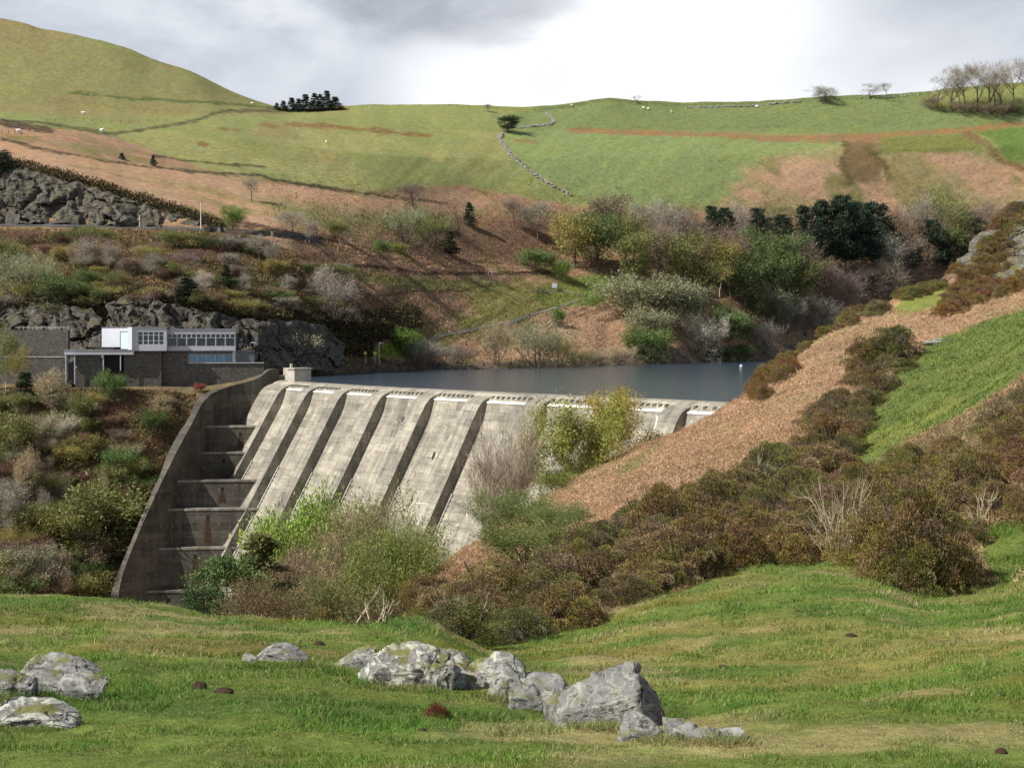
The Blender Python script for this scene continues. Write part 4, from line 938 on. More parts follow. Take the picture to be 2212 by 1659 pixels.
# lakeside footpath and road: ribbons draped over the ground
def ribbon(name, pts, wid, mat, k0, k1, lift=.12):
    Pc = []
    for (xa, ya), (xb, yb) in zip(pts[:-1], pts[1:]):
        nn = max(2, int(abs(xb - xa) / 6))
        for j in range(nn): Pc.append(spot(xa + (xb - xa) * j / nn, ya + (yb - ya) * j / nn, k0, k1))
    Pc = np.array(Pc)
    for c in range(3): Pc[:, c] = np.convolve(np.pad(Pc[:, c], 2, 'edge'), np.ones(5) / 5, 'valid')
    mb = MB(); L_, R_ = [], []
    for i in range(len(Pc)):
        t_ = Pc[min(i + 1, len(Pc) - 1)] - Pc[max(i - 1, 0)]; t_[2] = 0; t_ /= np.linalg.norm(t_) + 1e-9; sd = np.array([t_[1], -t_[0], 0]) * wid / 2
        for P_, lst in ((Pc[i] - sd, L_), (Pc[i] + sd, R_)): lst.append(np.array([P_[0], P_[1], max(ground_z(P_[0], P_[1]), Pc[i][2] - .3) + lift]))
    n = len(Pc); q = L_ + R_ + [p - [0, 0, .6] for p in L_] + [p - [0, 0, .6] for p in R_]
    fcs = []
    for i in range(n - 1): fcs += [(i, n + i, n + i + 1, i + 1), (2 * n + i, i, i + 1, 2 * n + i + 1), (n + i, 3 * n + i, 3 * n + i + 1, n + i + 1)]
    mb.poly(q, fcs); o = mb.build(name, MAT[mat]); o['kind'] = 'structure'; return Pc
ribbon('path', [(880, 752), (950, 728), (1030, 710), (1110, 693), (1180, 672), (1240, 652), (1262, 640)], .7, 'path', 13, 15)
ribbon('path', [(1262, 640), (1235, 632), (1200, 629), (1140, 630)], .5, 'path', 13, 15)
ribbon('road', [(-200, 484), (0, 486), (200, 489), (435, 497), (620, 510), (700, 520)], 2.4, 'asphalt', 14.6, 15.4, .12)
# low dark parapet wall beside the road
par = []
for x in range(440, 690, 6): par.append(spot(x, 500 + (x - 435) * .075, 14.4, 15.2))
mb = MB()
for a, b in zip(par[:-1], par[1:]): mb.poly([a - [0, 0, .5], b - [0, 0, .5], b + [0, 0, 1.3], a + [0, 0, 1.3], a + [0, .5, -.5], b + [0, .5, -.5], b + [0, .5, 1.3], a + [0, .5, 1.3]], [(0, 1, 2, 3), (3, 2, 6, 7), (5, 4, 7, 6)])
tag(mb.build('roadside_wall', MAT['stonewall']), 'low dark stone parapet along the road beside the bright green tree', 'wall')

# dry stone walls on the hill
def dry_wall(pts, k0, k1, wid, hgt, label, seed):
    r = random.Random(seed); root = None; Pc = []
    for (xa, ya), (xb, yb) in zip(pts[:-1], pts[1:]):
        nn = max(2, int(max(abs(xb - xa), abs(yb - ya)) / 2))
        for j in range(nn): Pc.append(spot(xa + (xb - xa) * j / nn, ya + (yb - ya) * j / nn, k0, k1))
    mb = MB(); n = 0
    for i in range(len(Pc) - 1):
        a, b = Pc[i], Pc[i + 1]; L_ = np.linalg.norm(b - a)
        cnt = max(2, int(min(L_, 8) * 3.2))
        for k in range(cnt):
            f = r.random(); p = a + (b - a) * f; s = r.uniform(.18, .5); ox = r.uniform(-wid, wid) / 2; hz = r.uniform(-.2, hgt) * (1 - abs(ox) / wid * .8)
            c = p + [ox, r.uniform(-.3, .3), hz]; q = []
            for dz in (-1, 1):
                for dx, dy in ((-1, -1), (1, -1), (1, 1), (-1, 1)): q.append(c + np.array([dx * s * r.uniform(.6, 1.1), dy * s * r.uniform(.6, 1), dz * s * r.uniform(.4, .7)]))
            mb.poly(q, [(3, 2, 1, 0), (4, 5, 6, 7), (0, 1, 5, 4), (1, 2, 6, 5), (2, 3, 7, 6), (3, 0, 4, 7)])
    root = tag(empty('dry_stone_wall', tuple(Pc[0])), label, 'wall'); o = mb.build('stones', MAT['stone'], root); o.location = -np.array(Pc[0]); o['kind'] = 'stuff'
dry_wall([(1085, 290), (1078, 300), (1092, 322), (1105, 338), (1125, 355), (1150, 376), (1175, 393), (1205, 410), (1232, 422)], 16, 20.5, 1.7, 1.3, 'broken grey dry stone wall running downhill from the lone hawthorn', 3)
dry_wall([(1118, 278), (1150, 274), (1185, 271), (1198, 264), (1190, 254), (1175, 246)], 18, 20.5, 1.4, 1.2, 'short hooked stone wall between the hawthorn and the skyline', 4)
dry_wall([(1480, 233), (1600, 231), (1700, 223), (1850, 213), (1990, 207)], 18.5, 20.3, .8, .9, 'long low field wall along the skyline beside the three bare trees', 5)

# ------------------------------------------------------------------ vegetation generators
def unit(v): return v / (np.linalg.norm(v, axis=-1, keepdims=True) + 1e-9)
def slivers(P, D, L, Wd, r, curve=0.0):
    """triangles/kites: base P, direction D, length L, width Wd"""
    n = len(P); side = unit(np.cross(D, r.normal(size=(n, 3)))); L = np.broadcast_to(L, n)[:, None]; Wd = np.broadcast_to(Wd, n)[:, None]
    a = P - side * Wd * .5; b = P + side * Wd * .5; c = P + D * L
    V = np.stack([a, b, c], 1).reshape(-1, 3); return V, np.arange(3 * n), np.full(n, 3)
def kites(P, D, L, Wd, r):
    n = len(P); side = unit(np.cross(D, r.normal(size=(n, 3)))); L = np.broadcast_to(L, n)[:, None]; Wd = np.broadcast_to(Wd, n)[:, None]
    V = np.stack([P, P + D * L * .45 + side * Wd * .5, P + D * L, P + D * L * .45 - side * Wd * .5], 1).reshape(-1, 3)
    return V, np.arange(4 * n), np.full(n, 4)

def skeleton(r, H, kind):
    """branches as (points, radii); tips as (point, direction)"""
    br = []; tips = []
    def grow(p, d, L, rad, lev, maxlev, spread, up, wob):
        n = 4 if lev < 2 else 3; pts = [p]; rads = [rad]; dd = d.copy()
        for k in range(n):
            dd = dd + r.normal(size=3) * wob + np.array([0, 0, up]); dd /= np.linalg.norm(dd)
            pts.append(pts[-1] + dd * L / n); rads.append(rad * (1 - .65 * (k + 1) / n))
        br.append((pts, rads))
        if lev >= maxlev:
            for k in range(1, n + 1): tips.append((pts[k], unit(dd)))
            return
        m = {0: 7, 1: 5, 2: 4}[min(lev, 2)]
        for j in range(m):
            f = r.uniform(.35, 1) if lev else r.uniform(.28, 1.0); i = min(int(f * n), n - 1); q = pts[i] + (pts[i + 1] - pts[i]) * (f * n - i)
            az = r.uniform(0, 2 * math.pi); sd = np.array([math.cos(az), math.sin(az), 0]); nd = unit(dd * (1 - spread) + sd * spread + np.array([0, 0, up]))
            grow(q, nd, L * r.uniform(.5, .72), rad * (1 - .6 * f) * .6, lev + 1, maxlev, spread, up, wob)
    if kind == 'round': grow(np.zeros(3), np.array([0, 0, 1.]), H * .52, H * .022, 0, 3, .62, .12, .12)
    elif kind == 'birch': grow(np.zeros(3), np.array([.05, 0, 1.]), H * .80, H * .014, 0, 3, .42, .05, .07)
    elif kind == 'fan':
        for j in range(7):
            az = j * 2.4; sd = np.array([math.cos(az) * .32, math.sin(az) * .32, 1.]); grow(np.array([math.cos(az), math.sin(az), 0]) * H * .02, unit(sd), H * .62, H * .009, 1, 3, .30, .14, .05)
    elif kind == 'bush':
        for j in range(8):
            az = j * 2.4; k_ = r.uniform(.3, 1.1); sd = np.array([math.cos(az) * k_, math.sin(az) * k_, 1.]); grow(np.array([math.cos(az), math.sin(az), 0]) * H * .04, unit(sd), H * .50, H * .012, 1, 3, .5, .10, .12)
    return br, tips
def trunk_mesh(name, br, mat, minr, sides=5):
    mb = MB()
    for pts, rads in br:
        if rads[0] < minr: continue
        mb.tube(pts, [max(x, minr * .4) for x in rads], sides if rads[0] > minr * 3 else 3, False)
    return mb.mesh(name, mat, True)

def broadleaf(seed, H, kind, leaf_n, leaf_L, leaf_W, matleaf='leaf', bark='bark', minr=.01, spread=.05, droop=0.0, twigfrac=.35, fill=True):
    r = np.random.default_rng(seed); br, tips = skeleton(r, H, kind)
    T = np.array([t[0] for t in tips]); D = np.array([t[1] for t in tips])
    top = T[:, 2].max(); sc = H / top
    T *= sc; br = [([p * sc for p in pts], [x * sc for x in rads]) for pts, rads in br]
    if fill and kind in ('round', 'bush', 'birch'):          # fill the crown volume between the limbs with side twigs
        lo, hi = {'round': (.16, 1.0), 'bush': (.0, 1.0), 'birch': (.18, 1.0)}[kind]
        R_ = np.percentile(np.hypot(T[:, 0], T[:, 1]), 85); m_ = 260
        q = unit(r.normal(size=(m_, 3))) * r.uniform(.45, 1.0, (m_, 1)) ** .6
        q = q[q[:, 2] > (-1 if kind != 'bush' else -.15)]
        lump = .78 + .45 * fbm3(q * 1.7 + seed, 3, seed)[:, None] * 1.3 - .25
        q = q * lump; cz, rz = ((lo + hi) / 2 * H, (hi - lo) / 2 * H) if kind != 'bush' else (.12 * H, .88 * H)
        T = np.r_[T, np.stack([q[:, 0] * R_ * 1.02, q[:, 1] * R_ * 1.02, cz + q[:, 2] * rz], 1)]
        D = np.r_[D, unit(q + [0, 0, .25])]
    idx = r.integers(0, len(T), leaf_n)
    clump = r.uniform(.35, 1.6, len(T))
    keep = r.uniform(0, 1.6, leaf_n) < clump[idx]; idx = idx[keep]
    P = T[idx] + r.normal(size=(len(idx), 3)) * H * spread
    d = unit(D[idx] * .7 + r.normal(size=(len(idx), 3)) * .7 + np.array([0, 0, -droop]))
    nt = int(len(idx) * twigfrac)
    V1, l1, s1 = slivers(P[:nt], unit(D[idx[:nt]] + r.normal(size=(nt, 3)) * .4 + [0, 0, -droop * .5]), r.uniform(.6, 1.4, nt) * leaf_L * 2.2, leaf_W * .35, r)
    V2, l2, s2 = kites(P[nt:], d[nt:], r.uniform(.6, 1.4, len(idx) - nt) * leaf_L, leaf_W, r)
    V = np.r_[V1, V2]; l = np.r_[l1, l2 + len(V1)]; s = np.r_[s1, s2]
    cm = mesh_np('crown', V, l, s, MAT[matleaf]); tm = trunk_mesh('trunk', br, MAT[bark], minr * H)
    return tm, cm
def conifer(seed, H, n_wh, wid, leaf_n, leafL, style='spruce', minr=.004):
    r = np.random.default_rng(seed); br = [([np.array([0, 0, z * H]) for z in (0, .3, .6, .98)], [.018 * H, .013 * H, .008 * H, .001 * H])]; Pp = []; Dd = []
    for k in range(n_wh):
        f = (k + r.uniform(-.3, .3)) / n_wh
        if style == 'spruce': z = H * (.10 + .88 * f); L = wid * H * (1 - f) ** .8 * r.uniform(.7, 1.15) + .02 * H; m = 6; slope = -.15 + .35 * f
        else: z = H * (.22 + .74 * f); L = wid * H * math.sqrt(max(.04, 1 - (1.25 * f - .35) ** 2)) * r.uniform(.65, 1.15); m = 5; slope = .2
        for j in range(m):
            az = r.uniform(0, 6.28); d = np.array([math.cos(az), math.sin(az), slope + r.uniform(-.1, .1)]); e = np.array([0, 0, z]) + d * L
            br.append(([np.array([0, 0, z]), np.array([0, 0, z]) + d * L * .6, e], [.004 * H, .002 * H, .0008 * H]))
            q = int(leaf_n / (n_wh * m)); t = r.uniform(.25 if style == 'spruce' else .45, 1.02, q)[:, None]; w_ = .16 * L * (1.15 - t) + .012 * H
            if style == 'pine': w_ = .10 * L + .02 * H + 0 * t
            Pp.append(np.array([0, 0, z]) + d * L * t + r.normal(size=(q, 3)) * w_ * [1, 1, .35]); Dd.append(unit(d * .6 + r.normal(size=(q, 3)) * .6 + [0, 0, .25]))
    P = np.concatenate(Pp); D = np.concatenate(Dd)
    V, l, s = kites(P, D, r.uniform(.6, 1.3, len(P)) * leafL * H, leafL * H * .38, r)
    return trunk_mesh('trunk', br, MAT['bark'], minr * H * .3, 4), mesh_np('crown', V, l, s, MAT['needle'])
LIB = {}
for i in range(3): LIB['round%d' % i] = broadleaf(100 + i, 1.0, 'round', 9000, .034, .020, minr=.004, spread=.036)
for i in range(3): LIB['bare%d' % i] = broadleaf(120 + i, 1.0, 'round', 7000, .042, .009, 'twig', minr=.0032, spread=.034, twigfrac=.75)
for i in range(3): LIB['oak%d' % i] = broadleaf(130 + i, 1.0, 'round', 4200, .040, .006, 'twig', minr=.003, spread=.022, twigfrac=.85, fill=False)
for i in range(2): LIB['birch%d' % i] = broadleaf(140 + i, 1.0, 'birch', 6500, .034, .011, bark='birch', minr=.003, spread=.026, droop=.5, twigfrac=.45)
for i in range(3): LIB['bush%d' % i] = broadleaf(160 + i, 1.0, 'bush', 9000, .045, .026, minr=.005, spread=.05)
for i in range(2): LIB['twigbush%d' % i] = broadleaf(180 + i, 1.0, 'bush', 9000, .055, .012, 'twig', minr=.004, spread=.045, twigfrac=.7)
for i in range(3): LIB['pine%d' % i] = conifer(200 + i, 1.0, 15, .34, 8000, .042, 'pine')
for i in range(2): LIB['spruce%d' % i] = conifer(220 + i, 1.0, 18, .26, 6000, .04)

WIDTH = {}
for k_, (tm, cm) in LIB.items():
    a = np.zeros(len(cm.vertices) * 3, np.float32); cm.vertices.foreach_get('co', a); a = a.reshape(-1, 3)
    WIDTH[k_] = float(np.percentile(a[:, 0], 97) - np.percentile(a[:, 0], 3))
TC = {'green': (.085, .125, .040), 'bright': (.15, .22, .05), 'olive': (.12, .125, .045), 'gold': (.19, .165, .055), 'greygreen': (.17, .175, .10), 'grey': (.20, .18, .145), 'brown': (.145, .11, .08),
      'red': (.15, .09, .065), 'pale': (.30, .27, .21), 'dark': (.028, .045, .024), 'darkpine': (.030, .050, .030), 'yellow': (.24, .24, .07), 'mid': (.075, .10, .035), 'beige': (.24, .195, .12), 'purple': (.14, .105, .09), 'crimson': (.26, .085, .065)}
TC = {k_: tuple(c_ * (1.0 if k_ in ('dark', 'darkpine', 'bright', 'crimson', 'yellow') else 1.55) for c_ in v_) for k_, v_ in TC.items()}
NM = {'oak': ('bare_tree', 'tree'), 'round': ('tree', 'tree'), 'bare': ('bare_tree', 'tree'), 'birch': ('birch_tree', 'birch'), 'bush': ('bush', 'bush'), 'twigbush': ('bush', 'bush'), 'pine': ('pine_tree', 'pine'), 'spruce': ('spruce_tree', 'conifer')}
tr = random.Random(5)
REG = []
NOUN = {'oak': 'bare tree', 'round': 'tree', 'bare': 'bare tree', 'birch': 'bare birch', 'bush': 'leafy bush', 'twigbush': 'twiggy bush', 'pine': 'pine', 'spruce': 'conifer'}
def tree(kind, x, yb, yt, wpx, color, label, k0=9, k1=21, group=None, Z=None, i=None):
    """kind of crown; frame x, base and top, crown width; stands on the sheet"""
    n_ = sum(1 for q in LIB if q.rstrip('0123456789') == kind); key = '%s%d' % (kind, tr.randrange(n_) if i is None else i)
    p = spot(x, yb, k0, k1) if Z is None else np.array([(x - CX) / F * Z, Z, 0.0])
    if Z is not None: p[2] = ground_z(p[0], p[1])
    h = (EYE - (yt - HY) * p[1] / F) - p[2]; h = max(h, .8)
    wm = wpx * p[1] / F; sx = wm / WIDTH[key]
    o = empty(NM[kind][0], tuple(p - [0, 0, .02 * h]), tr.uniform(-.5, .5)); o.scale = (sx, sx, h)
    tag(o, label, NM[kind][1], group)
    c = TC[color]; v = tr.uniform(.88, 1.12)
    if group: REG.append((o, {'beige': 'beige', 'mid': 'dull green', 'purple': 'purple brown', 'greygreen': 'grey green', 'red': 'reddish'}.get(color, color), NOUN[kind], wpx, x, (yb + yt) / 2))
    tm, cm = LIB[key]
    a = obj('trunk', tm, o); b = obj('crown', cm, o); b.color = (c[0] * v, c[1] * v * tr.uniform(.96, 1.04), c[2] * v, 1)
    return o
B_ = tree
# skyline
for x, yb, yt, wd, kd in ((598, 238, 222, 12, 'spruce'), (612, 239, 217, 16, 'spruce'), (630, 240, 210, 20, 'spruce'), (645, 241, 212, 18, 'spruce'), (660, 242, 202, 24, 'spruce'), (680, 242, 200, 22, 'spruce'), (692, 241, 202, 18, 'spruce')):
    B_(kd, x, yb, yt, wd, 'dark', 'dark conifer in the tight clump on the skyline at the foot of the left hill', 18, 20, 'skyline conifer clump')
B_('spruce', 706, 240, 194, 22, 'dark', 'tallest pointed dark conifer of the skyline clump', 18, 20); B_('spruce', 724, 238, 208, 26, 'dark', 'ragged wind bent conifer at the right end of the skyline clump', 18, 20)
B_('bare', 1055, 242, 223, 16, 'grey', 'tiny bare tree on the skyline above the hawthorn', 18, 20.1)
B_('round', 1097, 288, 249, 46, 'dark', 'lone dark hawthorn at the top of the stone wall on the hill', 17, 20)
B_('oak', 1377, 226, 205, 22, 'grey', 'small flat topped thorn tree on the highest skyline knoll', 18, 20.1)
B_('bare', 1785, 222, 187, 50, 'olive', 'round dense bare tree on the skyline, first of three in a row', 18, 20.1)
B_('oak', 1878, 214, 180, 48, 'brown', 'spreading open bare tree on the skyline, middle of three in a row', 18, 20.1)
B_('oak', 1916, 210, 179, 22, 'grey', 'small slim bare tree on the skyline, last of three in a row', 18, 20.1)
for n, (x, yb, yt, wd) in enumerate(((2025, 235, 170, 60), (2055, 240, 148, 70), (2085, 243, 140, 62), (2112, 242, 145, 60), (2138, 245, 133, 72), (2165, 248, 150, 60), (2190, 244, 126, 74), (2228, 240, 120, 80), (2270, 235, 118, 80), (2075, 232, 165, 50), (2150, 232, 160, 60))):
    B_('oak', x, yb, yt - 6, wd * .9, ('grey', 'brown', 'olive')[n % 3], 'tall bare tree in the hilltop copse at the skyline right end', 18, 20.1, 'bare trees of the hilltop copse')
for x, yb, yt, wd in ((2012, 238, 205, 40), (2040, 243, 222, 34), (2075, 246, 220, 40), (2110, 248, 226, 40), (2150, 250, 226, 44), (2180, 248, 224, 40), (2205, 246, 222, 40)):
    B_('twigbush', x, yb, yt, wd, 'brown' if x % 3 else 'olive', 'low brown undershrub beneath the bare trees of the hilltop copse', 18, 20.1, 'undershrubs of the hilltop copse')
# slope in the middle
for a in (('bare', 895, 450, 390, 66, 'purple', 'reddish brown bare tree standing above the grey willow clump'),
          ('twigbush', 875, 525, 437, 84, 'greygreen', 'large grey green willow below the reddish tree'), ('twigbush', 930, 532, 455, 90, 'olive', 'olive willow joined to the right of the grey green one'),
          ('spruce', 970, 550, 497, 34, 'dark', 'short dark conifer right of the willow clump'), ('spruce', 1014, 490, 435, 22, 'darkpine', 'small dark conifer alone in the bracken left of the brown trees'),
          ('bare', 1112, 490, 422, 40, 'purple', 'narrow brown bare tree left of the pale birch'), ('birch', 1162, 518, 430, 66, 'grey', 'pale bare birch with a white trunk between brown tree and wood'),
          ('round', 1240, 578, 452, 92, 'gold', 'golden olive broadleaf tree at the left edge of the wood'), ('round', 1292, 588, 448, 90, 'mid', 'dark leafed tree with a clear trunk on the picnic lawn'),
          ('round', 1310, 530, 415, 76, 'brown', 'taller brown tree rising behind the picnic lawn trees'), ('bush', 1213, 608, 560, 36, 'bright', 'small bright green bush on the picnic lawn'),
          ('bush', 1150, 580, 535, 66, 'green', 'green bush on the slope left of the golden tree'), ('bush', 1185, 575, 545, 36, 'green', 'low green bush tight against the golden tree'),
          ('bush', 726, 512, 476, 40, 'olive', 'olive bush under the road, right of the parapet'), ('bush', 822, 552, 515, 40, 'green', 'green bush below the willow clump'), ('bush', 860, 548, 524, 34, 'yellow', 'small yellow green bush below the willow clump'),
          ('round', 502, 502, 440, 46, 'bright', 'bright green young tree beside the road'), ('bare', 545, 435, 378, 34, 'grey', 'thin bare sapling on the bracken slope above the bright green tree'),
          ('bare', 632, 505, 452, 54, 'grey', 'bare grey tree by the road parapet'), ('birch', 668, 530, 470, 30, 'grey', 'leaning bare birch just below the road parapet'),
          ('spruce', 263, 345, 330, 12, 'dark', 'tiny conifer in the bracken band, left of its twin'), ('spruce', 331, 358, 334, 12, 'dark', 'tiny conifer in the bracken band, right of its twin'),
          ('pine', -5, 385, 322, 60, 'dark', 'dark conifer cut by the photo edge above the quarry face')):
    B_(*a[:7], 13.2, 18.5)
# wood on the far bank: back row to front row
wood = [(1350, 535, 455, 76, 'round', 'olive'), (1395, 520, 440, 70, 'bare', 'grey'), (1440, 520, 432, 80, 'bare', 'grey'), (1485, 520, 438, 80, 'bare', 'brown'), (1425, 580, 480, 90, 'bare', 'brown'), (1370, 590, 500, 80, 'round', 'olive'),
        (1510, 560, 470, 84, 'bare', 'brown'), (1470, 600, 500, 90, 'round', 'olive'), (1600, 500, 440, 60, 'bare', 'grey'), (1590, 590, 490, 84, 'bare', 'brown'), (1640, 600, 490, 90, 'round', 'mid'), (1690, 610, 505, 92, 'round', 'mid'),
        (1735, 615, 510, 84, 'bare', 'brown'), (1610, 640, 540, 90, 'round', 'mid'), (1670, 650, 550, 92, 'round', 'mid'), (1730, 650, 560, 84, 'round', 'olive'), (1520, 640, 560, 70, 'round', 'olive'),
        (1790, 640, 560, 80, 'bare', 'brown'), (1830, 655, 585, 90, 'bare', 'purple'), (1880, 640, 570, 90, 'bare', 'purple'), (1930, 640, 570, 80, 'bare', 'brown'), (1960, 560, 440, 90, 'bare', 'brown'), (2010, 530, 415, 90, 'bare', 'grey'),
        (2055, 560, 400, 100, 'bare', 'olive'), (2105, 550, 430, 80, 'bare', 'brown'), (1980, 600, 500, 90, 'bare', 'brown'), (1925, 600, 500, 70, 'bare', 'grey'), (2140, 500, 430, 60, 'bare', 'brown'), (1780, 700, 640, 90, 'bare', 'grey'), (1740, 690, 630, 70, 'bare', 'brown')]
for n, (x, yb, yt, wd, kd, c) in enumerate(wood):
    if x < 1530: lab, g = ('leafless tree in the left half of the lakeside wood, between lawn and white birches', 'bare trees in the left half of the wood') if kd == 'bare' else ('olive tree just leafing, in the left half of the lakeside wood', 'olive trees in the left half of the wood')
    elif x < 1760: lab, g = ('brown leafless tree in the wood below the group of dark pines', 'leafless trees below the pines') if kd == 'bare' else ('dull green tree massed below the dark pines', 'dull green trees below the pines')
    else: lab, g = ('leafless brown tree at the right end of the lakeside wood, beyond the bracken spur', 'leafless trees at the right end of the wood')
    B_(kd, x, yb + 34, yt - 4, wd * .9, c, lab, 13.0, 18, g)
for a in (('pine', 1540, 540, 442, 40, 'darkpine', 'dark pine behind the white birches, left of a close pair'), ('pine', 1568, 540, 445, 38, 'darkpine', 'dark pine behind the white birches, right of a close pair'),
          ('pine', 1640, 560, 447, 52, 'darkpine', 'dark pine standing alone above the dull green trees'), ('pine', 1692, 545, 460, 42, 'darkpine', 'narrow dark pine just left of the big pine group'),
          ('pine', 1748, 590, 437, 70, 'darkpine', 'leftmost big pine of the dark group'), ('pine', 1790, 600, 424, 76, 'dark', 'big dark pine second from the left in the group'), ('pine', 1826, 605, 414, 70, 'darkpine', 'tallest dark pine at the centre of the group'),
          ('pine', 1862, 600, 428, 72, 'darkpine', 'big dark pine second from the right in the group'), ('pine', 1893, 590, 432, 60, 'dark', 'rightmost big pine of the dark group'), ('pine', 1950, 600, 500, 56, 'dark', 'shaded pine low on the right of the big group'),
          ('pine', 2008, 590, 470, 72, 'darkpine', 'dark pine among leafless trees near the crag'), ('pine', 2098, 560, 455, 66, 'darkpine', 'dark pine closest to the rocky crag'), ('pine', 2062, 590, 500, 66, 'dark', 'dark pine between its neighbours near the crag'),
          ('birch', 1555, 640, 505, 76, 'gold', 'white trunked birch at the lawn edge, left of the pair'), ('birch', 1578, 642, 515, 60, 'gold', 'white trunked birch at the lawn edge, right of the pair'), ('birch', 1905, 600, 500, 44, 'grey', 'slim white trunked birch right of the pine group'),
          ('bush', 2180, 470, 415, 36, 'dark', 'dark green shrub on top of the rocky crag') if False else ('bush', 1385, 690, 590, 150, 'greygreen', 'huge grey green willow right of the picnic lawn'),
          ('bush', 1450, 700, 592, 120, 'greygreen', 'tall willow joined to the right of the huge one'), ('bush', 1400, 740, 660, 90, 'greygreen', 'rounded grey green willow below the huge one'), ('bush', 1490, 690, 620, 60, 'green', 'green bush under the right flank of the willows'),
          ('bush', 1405, 785, 705, 92, 'green', 'dark green bush at the water edge below the willows'), ('bush', 1370, 760, 700, 50, 'olive', 'olive bush left of the dark green shore bush'),
          ('twigbush', 1522, 780, 676, 84, 'pale', 'pale grey leafless willow on the shore'), ('bush', 1570, 735, 662, 90, 'green', 'rounded green bush behind the pale willow'), ('bush', 1600, 730, 690, 60, 'mid', 'dark green bush right of the rounded green one'),
          ('bush', 1560, 783, 745, 56, 'mid', 'low dark shrub at the waterline right of the pale willow'), ('bush', 1605, 783, 740, 50, 'mid', 'shrub at the waterline nearest the gorse spur'), ('twigbush', 1650, 760, 690, 60, 'grey', 'grey twiggy bush above the right shore'),
          ('bush', 1670, 700, 615, 76, 'greygreen', 'grey green bush above the right shore slope'), ('bush', 1640, 690, 640, 60, 'olive', 'olive bush left of the grey green one on the shore slope'), ('twigbush', 1700, 720, 640, 80, 'grey', 'grey thicket of twigs beyond the gorse spur'),
          ('twigbush', 1160, 795, 690, 120, 'greygreen', 'broad beige green willow on the shore in front of the path'), ('twigbush', 1205, 795, 720, 80, 'olive', 'olive willow at the right of the broad one'),
          ('twigbush', 1072, 790, 684, 70, 'beige', 'beige twiggy bush on the shore left of the broad willow'), ('twigbush', 1000, 795, 745, 56, 'purple', 'low purple brown bush at the lake edge'), ('twigbush', 950, 795, 735, 60, 'grey', 'low grey bush at the lake edge near the yellow signs') ,
          ('bush', 870, 765, 704, 60, 'bright', 'bright green bush at the right end of the dark rock face'), ('twigbush', 900, 790, 730, 60, 'grey', 'grey bush below the bright green one'), ('bush', 1205, 705, 665, 26, 'green', 'small green bush on the bracken knoll beside the path'),
          ('twigbush', 1290, 790, 748, 60, 'beige', 'low beige scrub clump on the right shore, before the dark green bush'), ('twigbush', 1250, 794, 752, 60, 'olive', 'low olive scrub clump on the shore right of the willows'), ('twigbush', 1340, 788, 745, 60, 'beige', 'low beige scrub clump touching the dark green shore bush')):
    B_(*a[:7], 12.9, 18)
# scrub hillside above the building
for x, yb, yt, wd, kd, c, lab, g in (
    (405, 665, 598, 54, 'spruce', 'dark', 'dark spruce on the scrub slope above the office windows', None), (488, 620, 570, 26, 'spruce', 'darkpine', 'small conifer on the scrub slope right of the dark spruce', None),
    (730, 690, 590, 92, 'twigbush', 'grey', 'large grey leafless clump above the dark rock face', None), (640, 790, 712, 70, 'bush', 'greygreen', 'grey green bush growing in front of the rock face by the dam end', None),
    (405, 600, 540, 60, 'bare', 'purple', 'brown bare tree in the middle of the scrub slope', None), (60, 640, 545, 120, 'twigbush', 'greygreen', 'broad grey green thicket above the left rock face', None),
    (120, 660, 590, 90, 'bush', 'mid', 'dark green bush right of the broad thicket', None), (10, 600, 510, 60, 'bush', 'olive', 'olive bush at the photo left edge on the scrub slope', None)):
    B_(kd, x, yb, yt, wd, c, lab, 13.0, 15, g)
for x, yb, yt in ((160, 580, 520), (185, 590, 512), (210, 585, 515), (235, 590, 518), (255, 575, 525), (300, 560, 530), (330, 600, 545), (45, 620, 540), (80, 610, 530), (590, 580, 520), (560, 560, 505), (440, 640, 580), (700, 640, 570), (620, 640, 590), (530, 640, 585)):
    B_('birch', x, yb, yt, tr.randint(26, 44), tr.choice(['grey', 'pale', 'grey', 'beige']), 'thin pale leafless birch on the scrub slope between road and rock face', 13.2, 15, 'pale birches on the scrub slope')
for k in range(110):
    x = tr.uniform(-60, 760); yb = tr.uniform(520, 690)
    if x > 560 and yb < 560 or abs(x - 220) < 20 and yb > 660: continue
    w_ = tr.uniform(26, 62)
    B_(tr.choice(['bush', 'twigbush', 'bush']), x, yb, yb - w_ * tr.uniform(.5, .8), w_, tr.choice(['olive', 'olive', 'gold', 'brown', 'brown', 'grey', 'mid', 'gold', 'red']), 'rounded shrub in the heathery scrub between the road and the rock faces', 13.2, 15.2, 'shrubs on the upper scrub slope')
